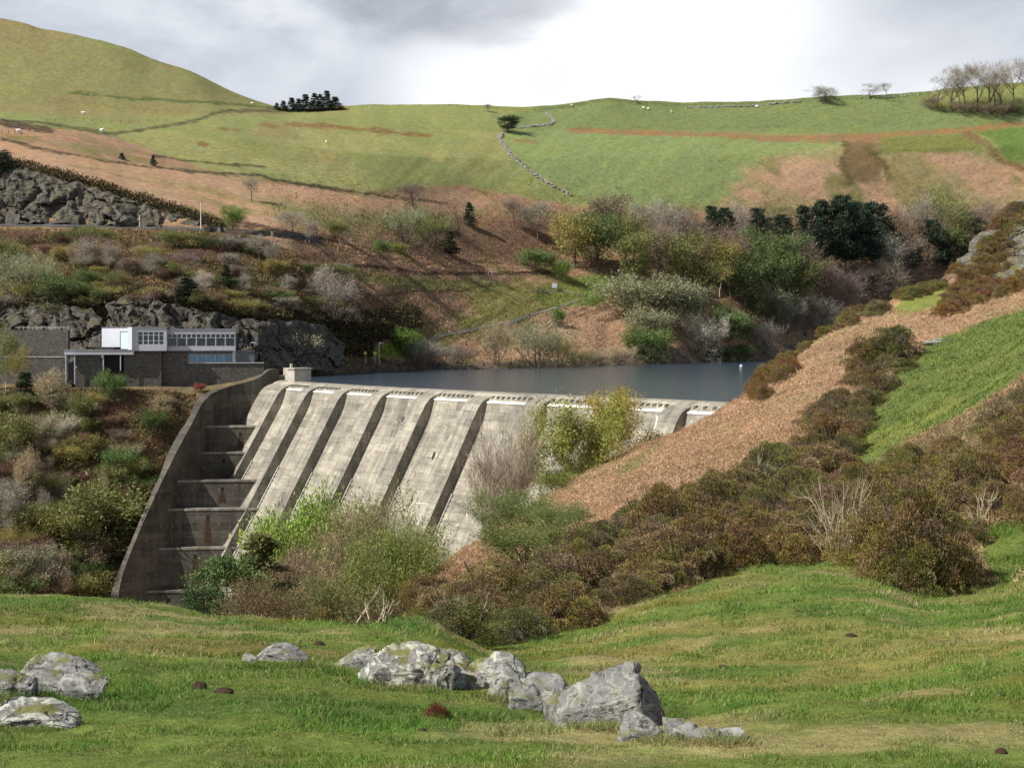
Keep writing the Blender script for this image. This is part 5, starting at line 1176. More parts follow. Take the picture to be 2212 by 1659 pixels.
# steep slope below the terrace
for a in (('bush', 240, 868, 797, 50, 'green', 'green bush standing against the dark doorway wall'), ('bush', 262, 1045, 962, 72, 'green', 'bright green bush in the middle of the slope left of the training wall'),
          ('bush', 305, 1078, 1020, 76, 'green', 'second bright green bush, touching the training wall'), ('bush', 205, 1190, 1030, 170, 'olive', 'big yellow olive willow filling the slope beside the training wall'),
          ('bush', 150, 1200, 1090, 110, 'yellow', 'yellowish willow at the left of the big olive one'), ('bush', 190, 1290, 1200, 80, 'green', 'green bush low on the slope just above the grass edge'), ('bush', 30, 1300, 1230, 110, 'green', 'green bush at the bottom left of the slope'),
          ('bush', 430, 846, 826, 26, 'crimson', 'small red leaved bush beside the curved training wall'), ('bush', 175, 920, 845, 54, 'olive', 'olive bush below the doorway'), ('bush', 330, 940, 880, 56, 'mid', 'dark green bush right of the grey scree patch'),
          ('twigbush', 115, 960, 890, 90, 'pale', 'pale grey twiggy thicket left on the slope below the building'), ('bush', 20, 1000, 880, 90, 'olive', 'tall olive shrub at the photo left edge on the lower slope'),
          ('birch', 112, 905, 790, 56, 'beige', 'bare birch with several white stems in front of the retaining wall'), ('birch', 12, 850, 695, 50, 'olive', 'tall olive birch at the photo left edge before the retaining wall'), ('birch', 48, 860, 740, 40, 'gold', 'golden birch beside the tall olive one'),
          ('spruce', 55, 870, 800, 46, 'dark', 'low dark conifer below the retaining wall')):
    B_(*a[:7], 10.1, 12)
for x, yb, yt in ((353, 905, 845), (145, 1110, 1040), (222, 1120, 1010), (95, 1150, 1050), (415, 1080, 985), (60, 1100, 960), (130, 1290, 1180), (260, 1290, 1210), (20, 1180, 1050)):
    B_('birch', x if x < 400 else 405, yb, yt, tr.randint(28, 46), tr.choice(['grey', 'pale', 'beige']), 'thin bare white stemmed birch on the steep slope below the building', 10.1, 12, 'white stemmed birches on the lower slope')
for k in range(170):
    x = tr.uniform(-60, 400); yb = tr.uniform(880, 1320)
    if x > 415 - (yb - 880) * .42 - 30 or (x > 285 and yb < 1010) or abs(x - 208) < 22 and abs(yb - 960) < 50: continue
    w_ = tr.uniform(36, 90) * (.7 + (yb - 880) / 700)
    B_(tr.choice(['bush', 'twigbush', 'twigbush']), x, yb, yb - w_ * tr.uniform(.6, .9), w_, tr.choice(['olive', 'gold', 'beige', 'brown', 'olive', 'greygreen', 'red', 'grey', 'gold', 'olive']), 'rounded scrub bush on the steep slope left of the training wall', 10.1, 12, 'scrub bushes on the lower slope')

# ------------------------------------------------------------------ gorse
def inside(poly, x, y):
    c = False; n = len(poly)
    for i in range(n):
        x0, y0 = poly[i]; x1, y1 = poly[(i + 1) % n]
        if (y0 > y) != (y1 > y) and x < (x1 - x0) * (y - y0) / (y1 - y0) + x0: c = not c
    return c
def gorse_mesh(seed, brown):
    r = np.random.default_rng(seed); V = []; colr = []
    n_cl = 76; c = unit(r.normal(size=(n_cl, 3))); c[:, 2] = np.abs(c[:, 2]) * 1.05 - .10
    c = c * ((.55 + .5 * fbm3(c * 1.9 + seed, 3, seed)) * r.uniform(.72, 1.0, n_cl))[:, None]; c[:, 2] = np.maximum(c[:, 2], .06)
    for k in range(n_cl):
        s = r.uniform(.11, .21); per = int(330 * (s / .16) ** 1.6)
        u = unit(r.normal(size=(per, 3))); u[:, 2] = np.where(u[:, 2] < -.3, -u[:, 2], u[:, 2]); lump = .8 + .4 * fbm3(u * 2.2 + k, 2, k)
        p = c[k] + u * (s * lump * r.uniform(.72, 1.0, per))[:, None] * [1, 1, .9]; d = unit(u + r.normal(size=(per, 3)) * .6 + [0, 0, .25])
        v, _, _ = kites(p, d, r.uniform(.022, .055, per), r.uniform(.008, .013, per), r); V.append(v)
        isb = r.random() < brown; base = np.array([.215, .158, .085]) if isb else np.array([.165, .158, .045])
        if r.random() < .25 and not isb: base = np.array([.21, .19, .055])
        if r.random() < .10: base = np.array([.27, .215, .14])
        cc = base * r.uniform(.5, 1.2); colr.append(np.repeat(cc[None] * r.uniform(.6, 1.4, (per, 1)), 4, 0))
    m = 300; p = unit(r.normal(size=(m, 3))); p[:, 2] = np.abs(p[:, 2]); p *= r.uniform(.1, .6, (m, 1)); d = unit(p + r.normal(size=(m, 3)) * .4 + [0, 0, .4])
    v, _, _ = kites(p, d, r.uniform(.12, .26, m), .015, r); V.append(v); colr.append(np.tile([.14, .105, .07], (4 * m, 1)) * r.uniform(.6, 1.2, (4 * m, 1)))
    m = 22; p = unit(r.normal(size=(m, 3))); p[:, 2] = np.abs(p[:, 2]); d = unit(p + [0, 0, .6]); v, _, _ = slivers(p * .55, d, r.uniform(.2, .42, m), .012, r); v = v.reshape(-1, 3, 3)
    v = np.concatenate([v, v[:, 2:3]], 1).reshape(-1, 3); V.append(v); colr.append(np.tile([.36, .29, .19], (4 * m, 1)))
    V = np.concatenate(V); colr = np.concatenate(colr); nq = len(V) // 4
    return mesh_np('sprays', V, np.arange(4 * nq), np.full(nq, 4), MAT['gorse'], False, colr)
GM = [gorse_mesh(300 + i, b) for i, b in enumerate((.25, .45, .6, .8))]
stemmb = MB(); rs = random.Random(8)
for k in range(9):
    a = k * 2.4; stemmb.tube([(0, 0, -.1), (math.cos(a) * .15, math.sin(a) * .15, .25), (math.cos(a) * .4, math.sin(a) * .4, .6), (math.cos(a) * .5, math.sin(a) * .5, .85)], [.03, .022, .014, .005], 4)
GST = stemmb.mesh('stems', MAT['bark'])
def gorse(X, Y, w, h, label, group=None, which=None, tint=(1, 1, 1), z=None):
    o = empty('gorse_bush', (X, Y, (ground_z(X, Y) if z is None else z) - .05), rs.uniform(0, 6.28)); o.scale = (w / 1.9, w / 1.9 * rs.uniform(.85, 1.15), h / 1.0)
    tag(o, label, 'gorse', group); i = rs.randrange(4) if which is None else which
    b = obj('sprays', GM[i], o); b.color = (*[t_ * rs.uniform(.85, 1.15) for t_ in tint], 1); obj('stems', GST, o)
    if group: REG.append((o, ('olive', 'brown green', 'brown', 'rusty brown')[i], 'gorse bush', w * F / Y, CX + F * X / Y, HY + F * (EYE - o.location[2] - h * .5) / Y))
    return o
def belt(poly, label, group, wm, hm, tint=(1, 1, 1), gap=.65, k0=4.8, k1=8.2, which=None, tries=2600, seed=1, maxn=400):
    r = random.Random(seed); xs = [p[0] for p in poly]; ys = [p[1] for p in poly]; done = []
    for _ in range(tries):
        x = r.uniform(min(xs), max(xs)); y = r.uniform(min(ys), max(ys))
        if not inside(poly, x, y) or x > 2255: continue
        p = spot(x, y, k0, k1)
        j = np.argmin(np.abs(XC - x)); yy = HY + F * (EYE - p[2]) / p[1]
        if abs(yy - y) > 12: continue
        w_ = r.uniform(*wm)
        if any(math.hypot(p[0] - q[0], (p[1] - q[1]) * .75) < (w_ + q[2]) * .5 * gap for q in done): continue
        done.append((p[0], p[1], w_)); gorse(p[0], p[1], w_, w_ * r.uniform(*hm), label, group, which, tint)
        if len(done) >= maxn: break
    return done
n1_ = belt([(945, 1392), (950, 1335), (1060, 1300), (1280, 1250), (1420, 1190), (1500, 1150), (1560, 1240), (1420, 1288), (1300, 1345), (1180, 1380), (1040, 1392)], 'brown green gorse bush in the front belt between the lawn hollow and the bracken slope', 'gorse bushes of the front belt, lower end', (1.5, 2.6), (.44, .62), (.95, .95, .9), seed=11)
belt([(1230, 1262), (1290, 1195), (1400, 1140), (1440, 1190), (1330, 1250)], 'x', 'gorse bushes of the front belt, lower end', (1.7, 2.6), (.44, .62), (.95, .95, .9), seed=21, k0=4.8)
n2_ = belt([(1400, 1200), (1440, 1160), (1560, 1090), (1700, 1025), (1840, 1040), (1880, 1080), (1900, 1225), (1740, 1212), (1560, 1240), (1480, 1260)], 'dense gorse bush in the middle of the belt, left of the pale dead stems', 'gorse bushes in the middle of the belt', (1.8, 3.0), (.44, .62), (1.05, 1.0, .9), seed=12)
n3_ = belt([(1560, 1080), (1640, 1040), (1720, 950), (1830, 850), (1890, 790), (1950, 770), (1965, 790), (1890, 880), (1850, 960), (1835, 1040), (1700, 1060)], 'gorse bush in the narrow tongue climbing between bracken slope and upper green field', 'gorse bushes of the climbing tongue', (2.0, 3.6), (.44, .62), (.95, .95, .9), seed=13)
n4_ = belt([(1850, 1060), (1950, 1010), (2100, 950), (2212, 880), (2400, 800), (2400, 1120), (2180, 1140), (2080, 1190), (1990, 1290), (1900, 1240), (1870, 1160)], 'reddish brown gorse bush on the right bank below the upper green field', 'gorse bushes on the right bank', (1.7, 3.0), (.44, .62), (1.08, .97, .9), seed=14)
gorse(*(spot(2010, 1285, 4.8, 6.2)[:2] + [0, 1.0]), 2.5, 2.35, 'largest dark gorse bush, standing forward on the lawn at the right', None, 0, (.8, .8, .8))
gorse(*(spot(1930, 1240, 4.8, 6.2)[:2] + [0, 1.2]), 2.0, 1.7, 'gorse bush joined to the left of the largest one on the right', None, 1, (.95, .85, .8))
gorse(*spot(1930, 790, 6.0, 7)[:2], 4.6, 3.0, 'dark round gorse bush at the head of the climbing tongue, touching the field', None, 0, (.75, .75, .7))
gorse(*spot(1880, 800, 6.0, 7)[:2], 4.0, 2.6, 'gorse bush just left of the dark round one at the head of the tongue', None, 1, (.85, .85, .8))
belt([(1625, 870), (1655, 815), (1700, 780), (1720, 800), (1690, 830), (1650, 868)], 'brown gorse bush on the left edge of the spur directly above the dam end', 'gorse bushes on the spur edge', (1.7, 2.8), (.5, .75), (1.1, .95, .85), .65, 6.0, 8, seed=15)
belt([(1690, 790), (1780, 725), (1850, 700), (1900, 680), (1905, 664), (1890, 655), (1850, 672), (1780, 710)], 'low olive gorse bush along the top edge of the spur before the small upper lawn', 'gorse bushes along the spur top', (1.8, 3.2), (.4, .6), (1.05, 1.0, .9), .62, 6.0, 8, seed=16)
belt([(1940, 640), (1990, 622), (2040, 612), (2045, 622), (1990, 640), (1950, 652)], 'low gorse bush behind the small upper lawn', 'gorse bushes behind the small upper lawn', (1.8, 2.8), (.35, .5), (1, 1, .8), .5, 6.4, 8.2, seed=17)
belt([(2040, 690), (2070, 670), (2300, 610), (2300, 560), (2212, 560), (2100, 600), (2060, 640)], 'brown gorse bush at the foot of the crag', 'gorse bushes at the foot of the crag', (1.8, 3.4), (.45, .65), (1.15, .95, .85), .66, 6.0, 8.2, seed=18)
belt([(2120, 600), (2160, 500), (2212, 450), (2300, 420), (2300, 560)], 'gorse bush growing on the rocky crag', 'gorse bushes on the crag', (2.6, 5.0), (.45, .7), (1.1, .95, .8), .6, 7.0, 8.2, seed=19)
for x, Z, w_, h_, lab in ((520, 26.5, 1.2, .9, 'low gorse bush just over the near grass ridge, below the spruce'), (600, 26.5, 1.3, .9, 'olive gorse bush over the grass ridge, left of the stems'), (690, 26, 1.7, 1.3, 'bright olive gorse bush over the grass ridge, widest of that row'),
                          (735, 27, 1.5, 1.2, 'brown flecked gorse bush over the ridge beside the widest one'), (800, 28, 1.8, 1.5, 'tall leggy gorse bush over the dip in the grass ridge'), (560, 28, 1.5, .9, 'gorse bush behind the ridge between spruce and bare tree'),
                          (870, 33, 1.8, 1.0, 'gorse bush right of the dip, in front of the dam foot'), (925, 33, 1.7, .9, 'gorse bush between the dip and the large front belt'), (640, 29, 1.6, 1.0, 'brown gorse bush behind the widest one of the ridge row')):
    X = (x - CX) / F * Z; gorse(X, Z, w_, h_, lab, None, None, (.95, .95, .8))
# lone sprig in the lawn and heather tufts
p = spot(945, 1545, 1, 5); gorse(p[0], p[1], .20, .16, 'tiny brown gorse sprig alone in the lawn below the lichen covered rock', None, 3, (.8, .5, .4))
p = spot(1550 + 500, 1300, 4, 6)

# pale dead stems between the gorse
def dead_stems(x, yb, H, label, seed, n=26, kk_=(4.8, 6.4)):
    r = np.random.default_rng(seed); p = spot(x, yb, *kk_); o = tag(empty('dead_gorse', tuple(p)), label, 'dead bush')
    for j in range(n):
        az = r.uniform(0, 6.28); d = np.array([math.cos(az) * r.uniform(.1, .7), math.sin(az) * r.uniform(.1, .4), 1.]); d /= np.linalg.norm(d); L = H * r.uniform(.6, 1.1); pts = [np.array([r.normal() * .12, r.normal() * .1, -.05])]
        for k in range(5): d = unit(d + r.normal(size=3) * .13 + [0, 0, -.02]); pts.append(pts[-1] + d * L / 5)
        mb = MB().tube(pts, [.014, .012, .009, .007, .005, .003], 4)
        for q in range(2):
            i = r.integers(2, 5); e = unit(d + r.normal(size=3) * .5); mb.tube([pts[i], pts[i] + e * L * .18, pts[i] + unit(e + [0, 0, .3]) * L * .34], [.006, .004, .002], 3)
        mb.build('stem', MAT['deadwood'], o)
dead_stems(1815, 1212, 2.0, 'tall pale dead stems rising between two gorse masses', 61, 34)
dead_stems(1785, 1195, 1.3, 'shorter pale dead stems left of the tall ones', 62, 14)
dead_stems(1640, 1060, 1.6, 'sparse dead stems in the upper belt near the bracken', 63, 10, (5, 7)); dead_stems(2120, 1130, 1.0, 'pale dead stems among the reddish gorse at the right', 64, 12, (4.8, 7))
dead_stems(790, 1350, .62, 'thin pale stems in the dip of the grass ridge', 65, 10, (4.8, 5.6)); dead_stems(1010, 1385, .9, 'pale twigs at the left foot of the front gorse belt', 66, 10)

# ------------------------------------------------------------------ trees in front of the dam
def hero(name, mesh_pair, x, Z, ytop, wpx, color, label, cat, base=None, rz=0.0):
    X = (x - CX) / F * Z; z = ground_z(X, Z); h = EYE - (ytop - HY) * Z / F - z; tm, cm = mesh_pair
    a = np.zeros(len(cm.vertices) * 3, np.float32); cm.vertices.foreach_get('co', a); a = a.reshape(-1, 3); wd = np.percentile(a[:, 0], 97) - np.percentile(a[:, 0], 3)
    o = empty(name, (X, Z, z - .05), rz); s = wpx * Z / F / wd; o.scale = (s, s, h); tag(o, label, cat)
    obj('trunk', tm, o); b = obj('crown', cm, o); b.color = (*color, 1)
    return o
H1 = broadleaf(401, 1.0, 'birch', 22000, .022, .008, bark='birch', minr=.0026, spread=.028, droop=1.3, twigfrac=.35, fill=False)
H2 = broadleaf(402, 1.0, 'birch', 20000, .022, .008, bark='birch', minr=.0026, spread=.032, droop=1.2, twigfrac=.35, fill=False)
H3 = broadleaf(403, 1.0, 'fan', 7000, .06, .006, 'twig', minr=.0012, spread=.012, twigfrac=.95)
H4 = broadleaf(404, 1.0, 'bush', 26000, .032, .013, minr=.003, spread=.045, twigfrac=.2)
H5 = broadleaf(405, 1.0, 'round', 24000, .030, .014, minr=.003, spread=.045, twigfrac=.15)
H6 = broadleaf(406, 1.0, 'round', 14000, .035, .007, 'twig', minr=.0022, spread=.026, twigfrac=.8)
H7 = broadleaf(407, 1.0, 'bush', 26000, .034, .011, minr=.0026, spread=.05, twigfrac=.35)
H8 = conifer(408, 1.0, 22, .26, 18000, .030, 'spruce', .004)
H9 = conifer(409, 1.0, 12, .40, 17000, .032, 'pine', .004)
hero('birch_tree', H1, 1365, 106, 836, 160, (.33, .27, .05), 'golden green weeping birch rising above the bracken edge before the dam', 'birch')
hero('birch_tree', H2, 1188, 92, 848, 190, (.26, .27, .07), 'greener weeping birch left of the golden one, before the dam', 'birch', rz=1.2)
hero('birch_tree', H1, 1272, 98, 925, 110, (.26, .24, .07), 'small birch filling the gap between the two weeping birches', 'birch', rz=2.2)
hero('bush', H7, 1225, 90, 1010, 170, (.20, .23, .06), 'low green thicket at the feet of the weeping birches', 'bush')
hero('bush', H7, 1330, 103, 985, 120, (.21, .22, .06), 'low green thicket under the golden birch', 'bush', rz=2.0)
hero('bare_tree', H3, 1085, 84, 912, 130, (.30, .25, .19), 'bare multi stemmed tree fanning up in front of the dam face', 'tree')
hero('hawthorn_tree', H4, 1115, 56, 1052, 160, (.16, .20, .07), 'feathery green hawthorn at the lower end of the bracken slope', 'hawthorn')
hero('hawthorn_tree', H4, 1205, 52, 1082, 140, (.15, .19, .065), 'smaller feathery hawthorn right of its taller neighbour', 'hawthorn', rz=2)
hero('hawthorn_tree', H4, 1140, 38, 1120, 225, (.14, .17, .05), 'broad dark green hawthorn in front of the feathery pair', 'hawthorn', rz=4)
hero('tree', H5, 655, 60, 1072, 170, (.24, .34, .07), 'bright yellow green young tree in front of the dam buttresses', 'tree')
hero('tree', H5, 708, 62, 1056, 120, (.23, .33, .08), 'second bright green tree touching the big brown willow', 'tree', rz=2.4)
hero('tree', H5, 600, 58, 1120, 110, (.20, .27, .07), 'lower bright green tree leaning out to the left of its neighbour', 'tree', rz=4.4)
hero('bare_tree', H6, 640, 47, 1170, 150, (.27, .20, .13), 'round crowned bare tree with dark limbs below the bright green tree', 'tree')
hero('willow_tree', H7, 800, 52, 1050, 240, (.23, .26, .08), 'large brown olive willow covering the foot of the dam', 'willow')
hero('willow_tree', H7, 850, 46, 1110, 190, (.21, .25, .07), 'green brown willow in front at the right of the large one', 'willow', rz=2.6)
hero('willow_tree', H6, 770, 50, 1065, 150, (.26, .21, .13), 'bare twigged willow mixed into the large olive one', 'willow', rz=1.5)
hero('willow_tree', H6, 890, 50, 1125, 110, (.27, .27, .15), 'slender pale twigged tree at the right of the large willow', 'willow', rz=3)
hero('bush', H7, 905, 46, 1205, 160, (.24, .25, .07), 'yellow green bush between the willow and the bracken point', 'bush')
hero('bush', H7, 710, 40, 1225, 170, (.18, .19, .07), 'brown olive bush filling in under the bright green trees', 'bush', rz=.5)
hero('spruce_tree', H8, 563, 44, 1138, 150, (.15, .16, .055), 'thin spruce with a bare dark leader before the stepped walls', 'spruce')
hero('pine_tree', H9, 490, 42, 1190, 140, (.10, .15, .05), 'rounded green pine left of the thin spruce', 'pine')
hero('pine_tree', H9, 440, 38, 1260, 90, (.075, .12, .045), 'low dark pine at the left end of the row behind the grass ridge', 'pine', rz=2)
hero('bush', H7, 565, 36, 1235, 170, (.19, .15, .08), 'brown bush under the thin spruce', 'bush', rz=1)

# crag on the spur
curtain('crag', [(2055, 660, 150), (2062, 690, 140), (2130, 670, 132), (2230, 640, 128), (2330, 620, 128)], [(2052, 590, 160), (2078, 560, 162), (2120, 505, 162), (2212, 432, 160), (2330, 390, 160)], 160, 120, 3.0, MAT['crag'], 71, fscale=.5, bulge=.5)
for x, y, w_ in ((2090, 600, 3.4), (2120, 560, 3.2), (2150, 545, 4.2), (2180, 520, 4.4), (2205, 500, 4.6), (2165, 480, 3.4), (2195, 455, 3.8), (2120, 620, 4.2), (2170, 600, 4.8), (2200, 570, 4.8), (2080, 640, 4.0), (2140, 650, 4.2), (2195, 630, 4.6), (2230, 600, 5), (2230, 540, 5), (2100, 675, 4), (2150, 690, 4), (2205, 665, 4.4), (2070, 575, 2.6), (2100, 640, 4), (2110, 590, 3.6), (2140, 590, 4), (2150, 570, 3.8), (2175, 560, 4), (2160, 630, 4.4), (2190, 540, 3.6), (2135, 520, 3), (2205, 475, 3.4), (2160, 510, 3), (2075, 615, 3), (2125, 545, 2.8)):
    p = P3(x, y, 133 + (670 - y) * .11); gorse(p[0], p[1], w_, w_ * .6, 'gorse bush clinging to the rocky crag', 'gorse bushes clinging to the crag', None, (1.0, .85, .7), z=p[2] - .8)

# ------------------------------------------------------------------ rocks in the lawn
def rock(x0, x1, yt, yb, label, seed, mat='boulder', ncut=9, rough=.16, depth=.7, sink=.18, tilt=0.0, Zf=1.0, lean=0.0, prof=None):
    """a rooted outcrop stone: a faceted block, cut by planes, broken by joints; prof = outline heights (0..1) along its length"""
    import bmesh
    r = np.random.default_rng(seed); xm = (x0 + x1) / 2; p = spot(xm, yb - 3, 1, 5.2); Z = p[1] * Zf
    bm = bmesh.new(); bmesh.ops.create_icosphere(bm, subdivisions=5 if x1 - x0 < 150 else 6, radius=1.0); v = np.array([q.co[:] for q in bm.verts]); f = np.array([[q.index for q in g.verts] for g in bm.faces]); bm.free()
    v = np.sign(v) * np.abs(v) ** .50                           # blocky start
    m = ncut + 4; n = unit(r.normal(size=(m, 3)) * [1, .9, 1.1]); d0 = r.uniform(.62, 1.0, m)
    n[0] = unit(np.array([r.uniform(-.18, .18), -.30, 1.0])) if not tilt else unit(np.array([-.30, -.34, 1.0])); d0[0] = .34; n[1] = unit(np.array([r.uniform(-.3, .3), -1.0, .25])); d0[1] = .55
    if tilt: n[2] = unit(np.array([1.0, -.35, .35])); d0[2] = .62
    for k in range(m):
        s_ = v @ n[k]; v = v - n[k] * np.maximum(s_ - d0[k], 0)[:, None]
    v[:, 0] = (v[:, 0] - v[:, 0].min()) / (np.ptp(v[:, 0])) * 2 - 1; v[:, 2] = (v[:, 2] - v[:, 2].min()) / np.ptp(v[:, 2]) * 2 - 1
    sc = max((x1 - x0) / 120, .6)
    q = v * sc; h0 = fbm3(q * 1.1 + seed * 3.1, 4, seed); h1 = fbm3(q * 4.5 + seed, 5, seed + 3, .6)
    c1, t1, e1 = cells(q[:, 0] * 1.5 + q[:, 2] * .7 + q[:, 1] * .4 + 7, q[:, 2] * 2.4 - q[:, 0] * .5 + q[:, 1] + 3, seed)
    c2, t2, e2 = cells(q[:, 0] * 4.0 + q[:, 1] * 1.7 + 7, q[:, 2] * 6 - q[:, 1] * 2 + 3, seed + 9)
    u = unit(v * [1, 1, 1.2])
    v = v + u * ((h0 - .5) * .30 + (h1 - .5) * rough * .7 + (c1 - .5) * rough * 1.1 + t1 * .16 - (e1 < .06) * .06 + (c2 - .5) * rough * .35 - (e2 < .05) * .02)[:, None]
    w_ = (x1 - x0) * Z / F / 2; h = (yb - yt) * Z / F
    vz = (v[:, 2] + 1) / 2; xx = v[:, 0] / 1.04
    top = h * (1.0 if prof is None else np.interp(xx, np.linspace(-1, 1, len(prof)), prof))
    V = np.stack([xx * w_ * (1 + .12 * np.maximum(0, .4 - vz)) + lean * vz * w_, v[:, 1] * w_ * depth, np.where(vz > .42, (vz - .42) / .58 * top, (vz - .42) * h * .9)], 1)
    o = obj('rock', mesh_np('rock', V, f.ravel(), np.full(len(f), 3), MAT[mat], False)); X = (xm - CX) / F * Z; gzz = ground_z(X, Z)
    o.location = (X, Z + w_ * depth * .45, gzz - h * .12)
    tag(o, label, 'rock'); return o
rock(18, 205, 1412, 1476, 'broad mossy grey rock at the left, topmost of its cluster', 1, 'boulder_grey', 6, .14, .5, prof=(.55, .95, 1, .95, .8, .35))
rock(-70, 75, 1450, 1512, 'grey rock cut by the photo left edge, below the broad mossy one', 2, 'boulder_grey', 6, .14, .6)
rock(118, 226, 1460, 1512, 'compact grey rock at the right end of the left cluster', 3, 'boulder_grey', 7, .18)
rock(45, 150, 1452, 1496, 'small rock wedged in the middle of the left cluster', 32, 'boulder_grey', 7, .16)
rock(-50, 158, 1524, 1572, 'flat pale lichen slab low in the turf at the left, nearest the viewer', 4, 'boulder', 5, .10, .8, prof=(1, .95, .8, .9, .5, .1))
rock(543, 665, 1400, 1432, 'low domed grey rock left of the large outcrop', 5, 'boulder_grey', 3, .06, .8, prof=(.15, .8, 1, .9, .5, .1))
rock(520, 556, 1414, 1432, 'tiny rock at the left tip of the low dome', 6, 'boulder_grey', 5, .10)
rock(705, 815, 1396, 1444, 'sloping grey slab leaning on the left side of the big lichen rock', 7, 'boulder_grey', 4, .10, .6, prof=(.1, .35, .6, .85, 1, 1))
rock(765, 985, 1390, 1486, 'big rock blotched with white lichen and a dark brown patch', 8, 'boulder', 5, .09, .6, prof=(.8, 1, 1, 1, 1, .95, .9))
rock(890, 1018, 1398, 1458, 'fissured rock at the right shoulder of the big lichen rock', 33, 'boulder', 6, .14, .6, prof=(1, 1, .9, .8, .55))
rock(1005, 1140, 1408, 1486, 'white topped rock right of the big lichen rock', 9, 'boulder', 6, .10, .6, prof=(.7, .95, 1, .95, .6))
rock(1050, 1178, 1440, 1514, 'grey rock in front of the white topped one', 10, 'boulder_grey', 7, .18, .6, prof=(.6, 1, .95, .75, .4))
rock(955, 1065, 1436, 1492, 'low broken rock joining the lichen rock to the white topped one', 41, 'boulder', 7, .16, .6, prof=(.8, 1, .8, .6))
rock(1095, 1195, 1486, 1536, 'small grey rock in the chain below the white topped rock', 42, 'boulder_grey', 7, .18)
rock(1120, 1245, 1458, 1530, 'shadowed low rock between the outcrop and the tilted boulder', 11, 'boulder_grey', 7, .14)
rock(1165, 1305, 1486, 1562, 'rugged grey rock under the left end of the tilted boulder', 12, 'boulder_grey', 8, .2, .6, prof=(.7, 1, .9, .8, .6))
rock(1200, 1445, 1436, 1578, 'tall tilted boulder with a pale sloping top and dark right end', 13, 'boulder_grey', 5, .07, .5, Zf=1.03, tilt=1, prof=(.8, .9, 1, 1, 1, 1, 1, .9))
rock(1262, 1352, 1522, 1574, 'small rock under the middle of the tilted boulder', 14, 'boulder_grey', 8, .18)
rock(1330, 1442, 1540, 1600, 'rock under the right end of the tilted boulder', 15, 'boulder_grey', 7, .14, prof=(.8, 1, .95, .8, .4))
rock(1432, 1482, 1548, 1582, 'small brown stained rock just right of the tilted boulder', 16, 'boulder_grey', 7, .18)
rock(1448, 1524, 1568, 1603, 'pale low rock in the tail of the outcrop', 17, 'boulder', 6, .16)
rock(1508, 1562, 1576, 1603, 'second to last stone in the tail of the outcrop', 18, 'boulder_grey', 7, .18)
rock(1545, 1615, 1585, 1604, 'flat last stone in the tail of the outcrop', 19, 'boulder_grey', 4, .10, .9)
for n_, (x, y, w_, h_, lab, sd) in enumerate(((2015, 745, 44, 16, 'pale flat stone on the upper green field, middle of three', 20), (1985, 768, 36, 14, 'pale stone on the upper field nearest the dark gorse', 21), (2030, 735, 32, 12, 'grey stone on the upper field, highest of three', 22))):
    p = spot(x, y, 6, 7); o = rock(400, 400 + 100, 1400, 1440, lab, sd, 'boulder', 7, .15); s_ = w_ * p[1] / F / (100 * 9.5 / F) * .9; o.location = p; o.scale = (s_, s_, s_ * .45)
def clod(x, y, w_, h_, lab, seed):
    r = np.random.default_rng(seed); p = spot(x, y, 1, 5); S_ = p[1] / F; o = MB(); V = []; 
    import bmesh
    bm = bmesh.new(); bmesh.ops.create_icosphere(bm, subdivisions=3, radius=1.0); v = np.array([q.co[:] for q in bm.verts]); f = np.array([[q.index for q in g.verts] for g in bm.faces]); bm.free()
    v = v * (.75 + .6 * fbm3(v * 2.5 + seed, 4, seed))[:, None]; v *= [w_ * S_ / 2, w_ * S_ / 2.5, h_ * S_ * .9]
    o = obj('soil_clod', mesh_np('soil_clod', v, f.ravel(), np.full(len(f), 3), MAT['soil'])); o.location = p; tag(o, lab, 'soil')
clod(430, 1488, 36, 16, 'dark soil clod on the lawn, left of a close pair', 1); clod(482, 1496, 44, 13, 'flatter brown soil clod on the lawn, right of a close pair', 2)
clod(2163, 1625, 26, 12, 'small dark dropping on the lawn near the lower right corner', 3); clod(1838, 1376, 26, 8, 'dark brown scrape on the lawn below the gorse, right of centre', 4); clod(690, 1392, 22, 9, 'small brown mound on the lawn above the low domed rock', 5); clod(912, 1575, 18, 6, 'tiny brown molehill on the lawn below the gorse sprig', 6)
clod(1560, 1440, 16, 6, 'tiny dark dropping on the open lawn right of the tilted boulder', 7)

